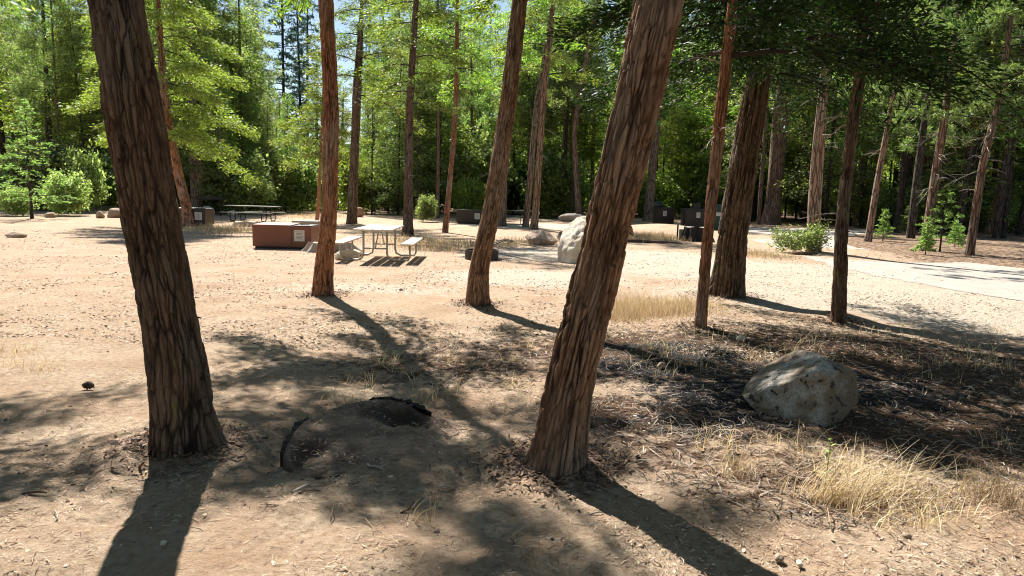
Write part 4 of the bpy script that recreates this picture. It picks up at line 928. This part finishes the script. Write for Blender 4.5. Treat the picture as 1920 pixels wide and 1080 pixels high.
def clumpy(x, y, r, k=.5):
    v = fbm(x, y, 2.2, 77)+.8*fbm(x, y, 7, 78); kp = r.random(len(x)) < 1/(1+np.exp(-3*(v+k))); return x[kp], y[kp]
x, y = clumpy(*in_view(56000, r), r); o = obj('needle_litter', strips(x, y, .036, .0032, r, .005, LIT, 'needle_litter')); tag(o, kind='stuff')
x, y = clumpy(*in_view(9000, r, 2.2, 8), r, -.1); o = obj('wood_chips', strips(x, y, .020, .011, r, .006, LIT, 'wood_chips', .3)); tag(o, kind='stuff')
x, y = in_view(30000, r, 3, 11, 1.2); keep = (sample(masks['duff_shade'], x, y) > .35) | (sample(masks['ash_shade'], x, y) > .5); x, y = x[keep], y[keep]
x, y = clumpy(*in_view(90000, r, 7, 24, 1.25), r, 0); o = obj('ground_clods', strips(x, y, .035, .013, r, .004, LIT, 'ground_clods', .25)); tag(o, kind='stuff')
x, y = in_view(30000, r, 3, 11, 1.2); keep = (sample(masks['duff_shade'], x, y) > .35) | (sample(masks['ash_shade'], x, y) > .5); x, y = x[keep], y[keep]
LIT2 = mat_litter('shade_litter', [(0, (.03, .022, .018)), (.4, (.12, .08, .055)), (.75, (.26, .20, .15)), (1, (.46, .40, .34))])
o = obj('forest_litter', strips(x, y, .09, .006, r, .012, LIT2, 'forest_litter', .25)); tag(o, kind='stuff')

def blades(x, y, hh, W, r, mat, name, lean=.6, wind=(0, 0), nseg=4):
    n = len(x); z = sample(GZ, x, y)-.005; a = r.uniform(0, 2*math.pi, n); le = r.uniform(.1, 1.2, n)*lean; hh = hh*r.uniform(.3, 1.25, n); W = W*r.uniform(.5, 1.6, n)
    dirx = np.cos(a)*le+wind[0]; diry = np.sin(a)*le+wind[1]; q = r.uniform(0, 2*math.pi, n); sd = np.stack([np.cos(q), np.sin(q), 0*q], -1)
    dirx = dirx*r.uniform(.3, 1.7, n)
    rows = []
    for k in range(nseg+1):
        t = k/nseg; cx = x+dirx*hh*t**1.7; cy = y+diry*hh*t**1.7; cz = z+hh*(t-.32*t*t*np.minimum(1.6, le+.3)); wd = W*(1-t*.85)
        c = np.stack([cx, cy, np.maximum(cz, z+.008)], -1); rows += [c-sd*wd[:, None]/2, c+sd*wd[:, None]/2]
    V = np.stack(rows, 1).reshape(-1, 3); b_ = np.arange(n)[:, None]*(2*(nseg+1))
    Fq = np.concatenate([b_+np.array([[2*k, 2*k+1, 2*k+3, 2*k+2]]) for k in range(nseg)])
    return mesh_np(name, V, Fq, [mat])
def tuft_pts(spec, r):
    xs_, ys_ = [], []
    for (px, py, rad, n) in spec:
        gx, gy, _ = ground(px, py); xs_.append(gx+r.normal(0, rad, n)); ys_.append(gy+r.normal(0, rad, n)*.8)
    return np.concatenate(xs_), np.concatenate(ys_)
# pale straw patches
x, y = tuft_pts([(1195, 590, .38, 1700), (1260, 585, .35, 1300), (1180, 575, .3, 700), (1300, 575, .2, 300), (1160, 600, .2, 500)], r)
tag(obj('dry_grass', blades(x, y, .24, .005, r, STRAW, 'dry_grass', .6)), 'dense pale straw grass behind the thick centre trunk', 'grass', kind='stuff')
sp = []
for k in range(46): sp.append((r.uniform(1150, 1920), r.uniform(610, 720), .14, int(r.integers(8, 34))))
for k in range(9): sp.append((r.uniform(1280, 1920), r.uniform(800, 900), .10, int(r.integers(12, 36))))
for k in range(16): sp.append((r.uniform(640, 1000), r.uniform(630, 760), .09, int(r.integers(10, 26))))
x, y = tuft_pts(sp, r); tag(obj('sparse_grass', blades(x, y, .20, .005, r, STRAW, 'sparse_grass', 1.0)), 'sparse dry grass scattered through the shade', 'grass', kind='stuff')
sp = [(870+r.uniform(-130, 130), r.uniform(446, 470), .7, 160) for k in range(16)]+[(r.uniform(370, 470), r.uniform(427, 440), .6, 160) for k in range(8)]+[(r.uniform(1180, 1300), r.uniform(437, 452), .6, 220) for k in range(14)]+[(r.uniform(560, 640), r.uniform(405, 412), .8, 160) for k in range(8)]+[(r.uniform(1400, 1450), r.uniform(465, 485), .4, 120) for k in range(4)]
x, y = tuft_pts(sp, r); tag(obj('meadow_grass', blades(x, y, .26, .014, r, STRAW, 'meadow_grass', .6, nseg=3)), 'dry yellow grass patches across the far side of the clearing', 'grass', kind='stuff')
# foreground clumps at lower right
def clump(spec, hh, wind, label, seed, lean=.85, kind=None):
    r = np.random.default_rng(seed); x, y = tuft_pts(spec, r); tag(obj('grass_clump', blades(x, y, hh, .0048, r, STRAW, 'grass_clump', lean, wind, 6)), label, 'grass clump', kind=kind)
clump([(1545, 945, .05, 80), (1570, 940, .08, 90), (1620, 930, .09, 90), (1670, 925, .1, 90), (1600, 960, .1, 80), (1500, 930, .08, 30)], .30, (.6, .1), 'thick arching clump of straw grass at the lower right, around the green weed', 91)
clump([(1850, 935, .09, 170), (1890, 950, .1, 170)], .22, (-.1, 0), 'upright straw grass clump at the right edge', 92)
clump([(1740, 960, .12, 120), (1700, 985, .12, 90)], .17, (.3, 0), 'flattened straw grass between the two larger clumps', 93, 1.1)
clump([(1360, 890, .09, 60), (1400, 880, .09, 50)], .15, (.1, 0), 'thin straw grass at the shadow edge right of the thick centre trunk', 94, 1.0, kind='stuff')
clump([(885, 690, .08, 60), (850, 680, .06, 40)], .2, (.2, 0), 'wispy dry grass tuft in the shade left of the thick centre trunk', 95)
clump([(60, 690, .14, 90), (30, 660, .14, 70)], .14, (.2, 0), 'low pale grass tuft in the sun at far left', 96, kind='stuff')
clump([(790, 975, .05, 30)], .15, (.2, .1), 'few dry stalks in front of the flat stump', 97, kind='stuff')
# long bent stalks
g = MB(); rr = random.Random(4)
for (px, py, L, a, hgt) in [(1700, 1010, .28, 2.2, .05), (1560, 1000, .25, 1.2, .04), (960, 1010, .22, .4, .03), (975, 1050, .2, -1.1, .03), (1250, 760, .3, .1, .04), (1480, 830, .35, .2, .06), (1650, 830, .4, -.3, .06), (1800, 850, .4, -.4, .05), (1380, 700, .4, .4, .05), (700, 1000, .16, 2.4, .02), (620, 980, .15, 1.8, .02)]:
    x, y, z = ground(px, py); g.tube([(x+math.cos(a)*L*t, y+math.sin(a)*L*t+.04*math.sin(t*3), z+.008+hgt*math.sin(t*math.pi)) for t in (0, .25, .5, .75, 1)], [.003, .003, .0025, .002, .0012], 5)
tag(g.build('dry_stalks', STRAW), 'loose long straw stalks lying over the ground', 'stalks', kind='stuff')
# green weed
x, y, z = ground(1546, 918); rt = empty('weed', (x, y, z), 'single tall pale green weed standing up in the arching straw clump', 'weed')
MB().tube([(0, 0, 0), (.005, 0, .15), (.012, 0, .30)], [.004, .0035, .002], 6).build('stem', LEAF_BROAD, rt)
vv = []; rg = np.random.default_rng(3); cs = []; ds = []
for k in range(26):
    t = .06+k*.0095; an = k*2.4; cs.append((.012*t/.3, 0, t)); ds.append((math.cos(an), math.sin(an), .4))
V = leaves(np.array(cs), np.array(ds), .034, .012, rg); obj('leaf', mesh_np('leaf', V, np.arange(len(V)).reshape(-1, 4), [LEAF_BROAD]), rt)

# sticks and bark pieces
def stick(px, py, L, rad, a, label, mat=STICKM, group=None):
    x, y, z = ground(px, py); b = MB(); c_, s_ = math.cos(a), math.sin(a)
    P = [(x+c_*L*(t-.5)+.06*L*math.sin(t*5), y+s_*L*(t-.5), z+rad*.8+.01*math.sin(t*3)) for t in (0, .2, .4, .6, .8, 1)]
    b.tube(P, [rad*.6, rad, rad*.95, rad*.9, rad*.7, rad*.35], 7); q = P[3]; b.tube([q, (q[0]+L*.15*math.cos(a+.8), q[1]+L*.15*math.sin(a+.8), q[2]+.012)], [rad*.5, rad*.25], 5)
    tag(b.build('stick', mat), label, 'stick', group)
stick(66, 927, .13, .008, .1, 'dark stick lying in the dappled shade at lower left')
stick(568, 918, .12, .009, .9, 'pale grey split stick on the dark burnt rim of the flat stump', GREYWOOD)
stick(708, 880, .13, .007, -.5, 'pale wood sliver lying on top of the flat stump', GREYWOOD)
stick(833, 916, .09, .006, .1, 'short grey stick right of the flat stump', GREYWOOD)
stick(765, 960, .09, .006, .6, 'short dark stick in front of the flat stump')
stick(600, 850, .0901, .004, .4, 'thin twig on the flat stump')
sg = 'twigs scattered over the foreground dirt'; rr = random.Random(9)
for k in range(26):
    stick(rr.uniform(60, 1850), rr.uniform(640, 1060), rr.uniform(.05, .16), rr.uniform(.002, .005), rr.uniform(0, 3), 'small twig lying on the foreground dirt', STICKM if k % 2 else GREYWOOD, sg)
x, y, z = ground(166, 729); rt = empty('pine_cone', (x, y, z+.025), 'small dark pine cone on the bright dirt at left', 'pine cone')
b = MB(); b.tube([(-.045, 0, 0), (-.02, 0, .004), (.02, 0, .004), (.045, 0, 0)], [.01, .026, .024, .008], 10)
for k in range(40):
    t = k/40; a = k*2.4; R_ = .027*math.sin(math.pi*(t*.85+.1)); b.box((-.04+.08*t, R_*math.cos(a), .003+R_*math.sin(a)), (.008, .012, .012), rx=a)
b.build('scales', CONE, rt)

# leafy plant beside the pine at the road and its fallen log
x, y, z = ground(1490, 474); rt = empty('leafy_plant', (x, y, z), 'yellow green leafy bush beside the foot of the plated pine', 'bush')
f = obj('foliage', crown_mesh(seed=430, kind='broad', h0=.02, h1=.38, R=.8, nl=20, tw=20, lf=7, L=.15, W=.04, mat=LEAF_BROAD, wood=BARK_FAR, clump=.09, trad=.02, prof=lambda t: .8), rt)
x, y, z = ground(1530, 474); rt = empty('leafy_plant', (x-.05, y-.25, z), 'green suckers climbing the foot of the plated pine', 'bush')
f = obj('foliage', crown_mesh(seed=431, kind='broad', h0=.1, h1=.8, R=.35, nl=20, tw=22, lf=7, L=.10, W=.035, mat=LEAF_FAR, wood=BARK_FAR, clump=.09, trad=.02, prof=lambda t: .8), rt)
stick(1510, 478, .9, .05, .05, 'dark fallen log under the leafy bush by the plated pine')
stick(800, 462, 1.5, .018, -.2, 'thin long branch on the ground right of the picnic bench', GREYWOOD)
stick(1220, 436, 2.6, .06, -.3, 'fallen log on the small mound left of the dark trash bins')
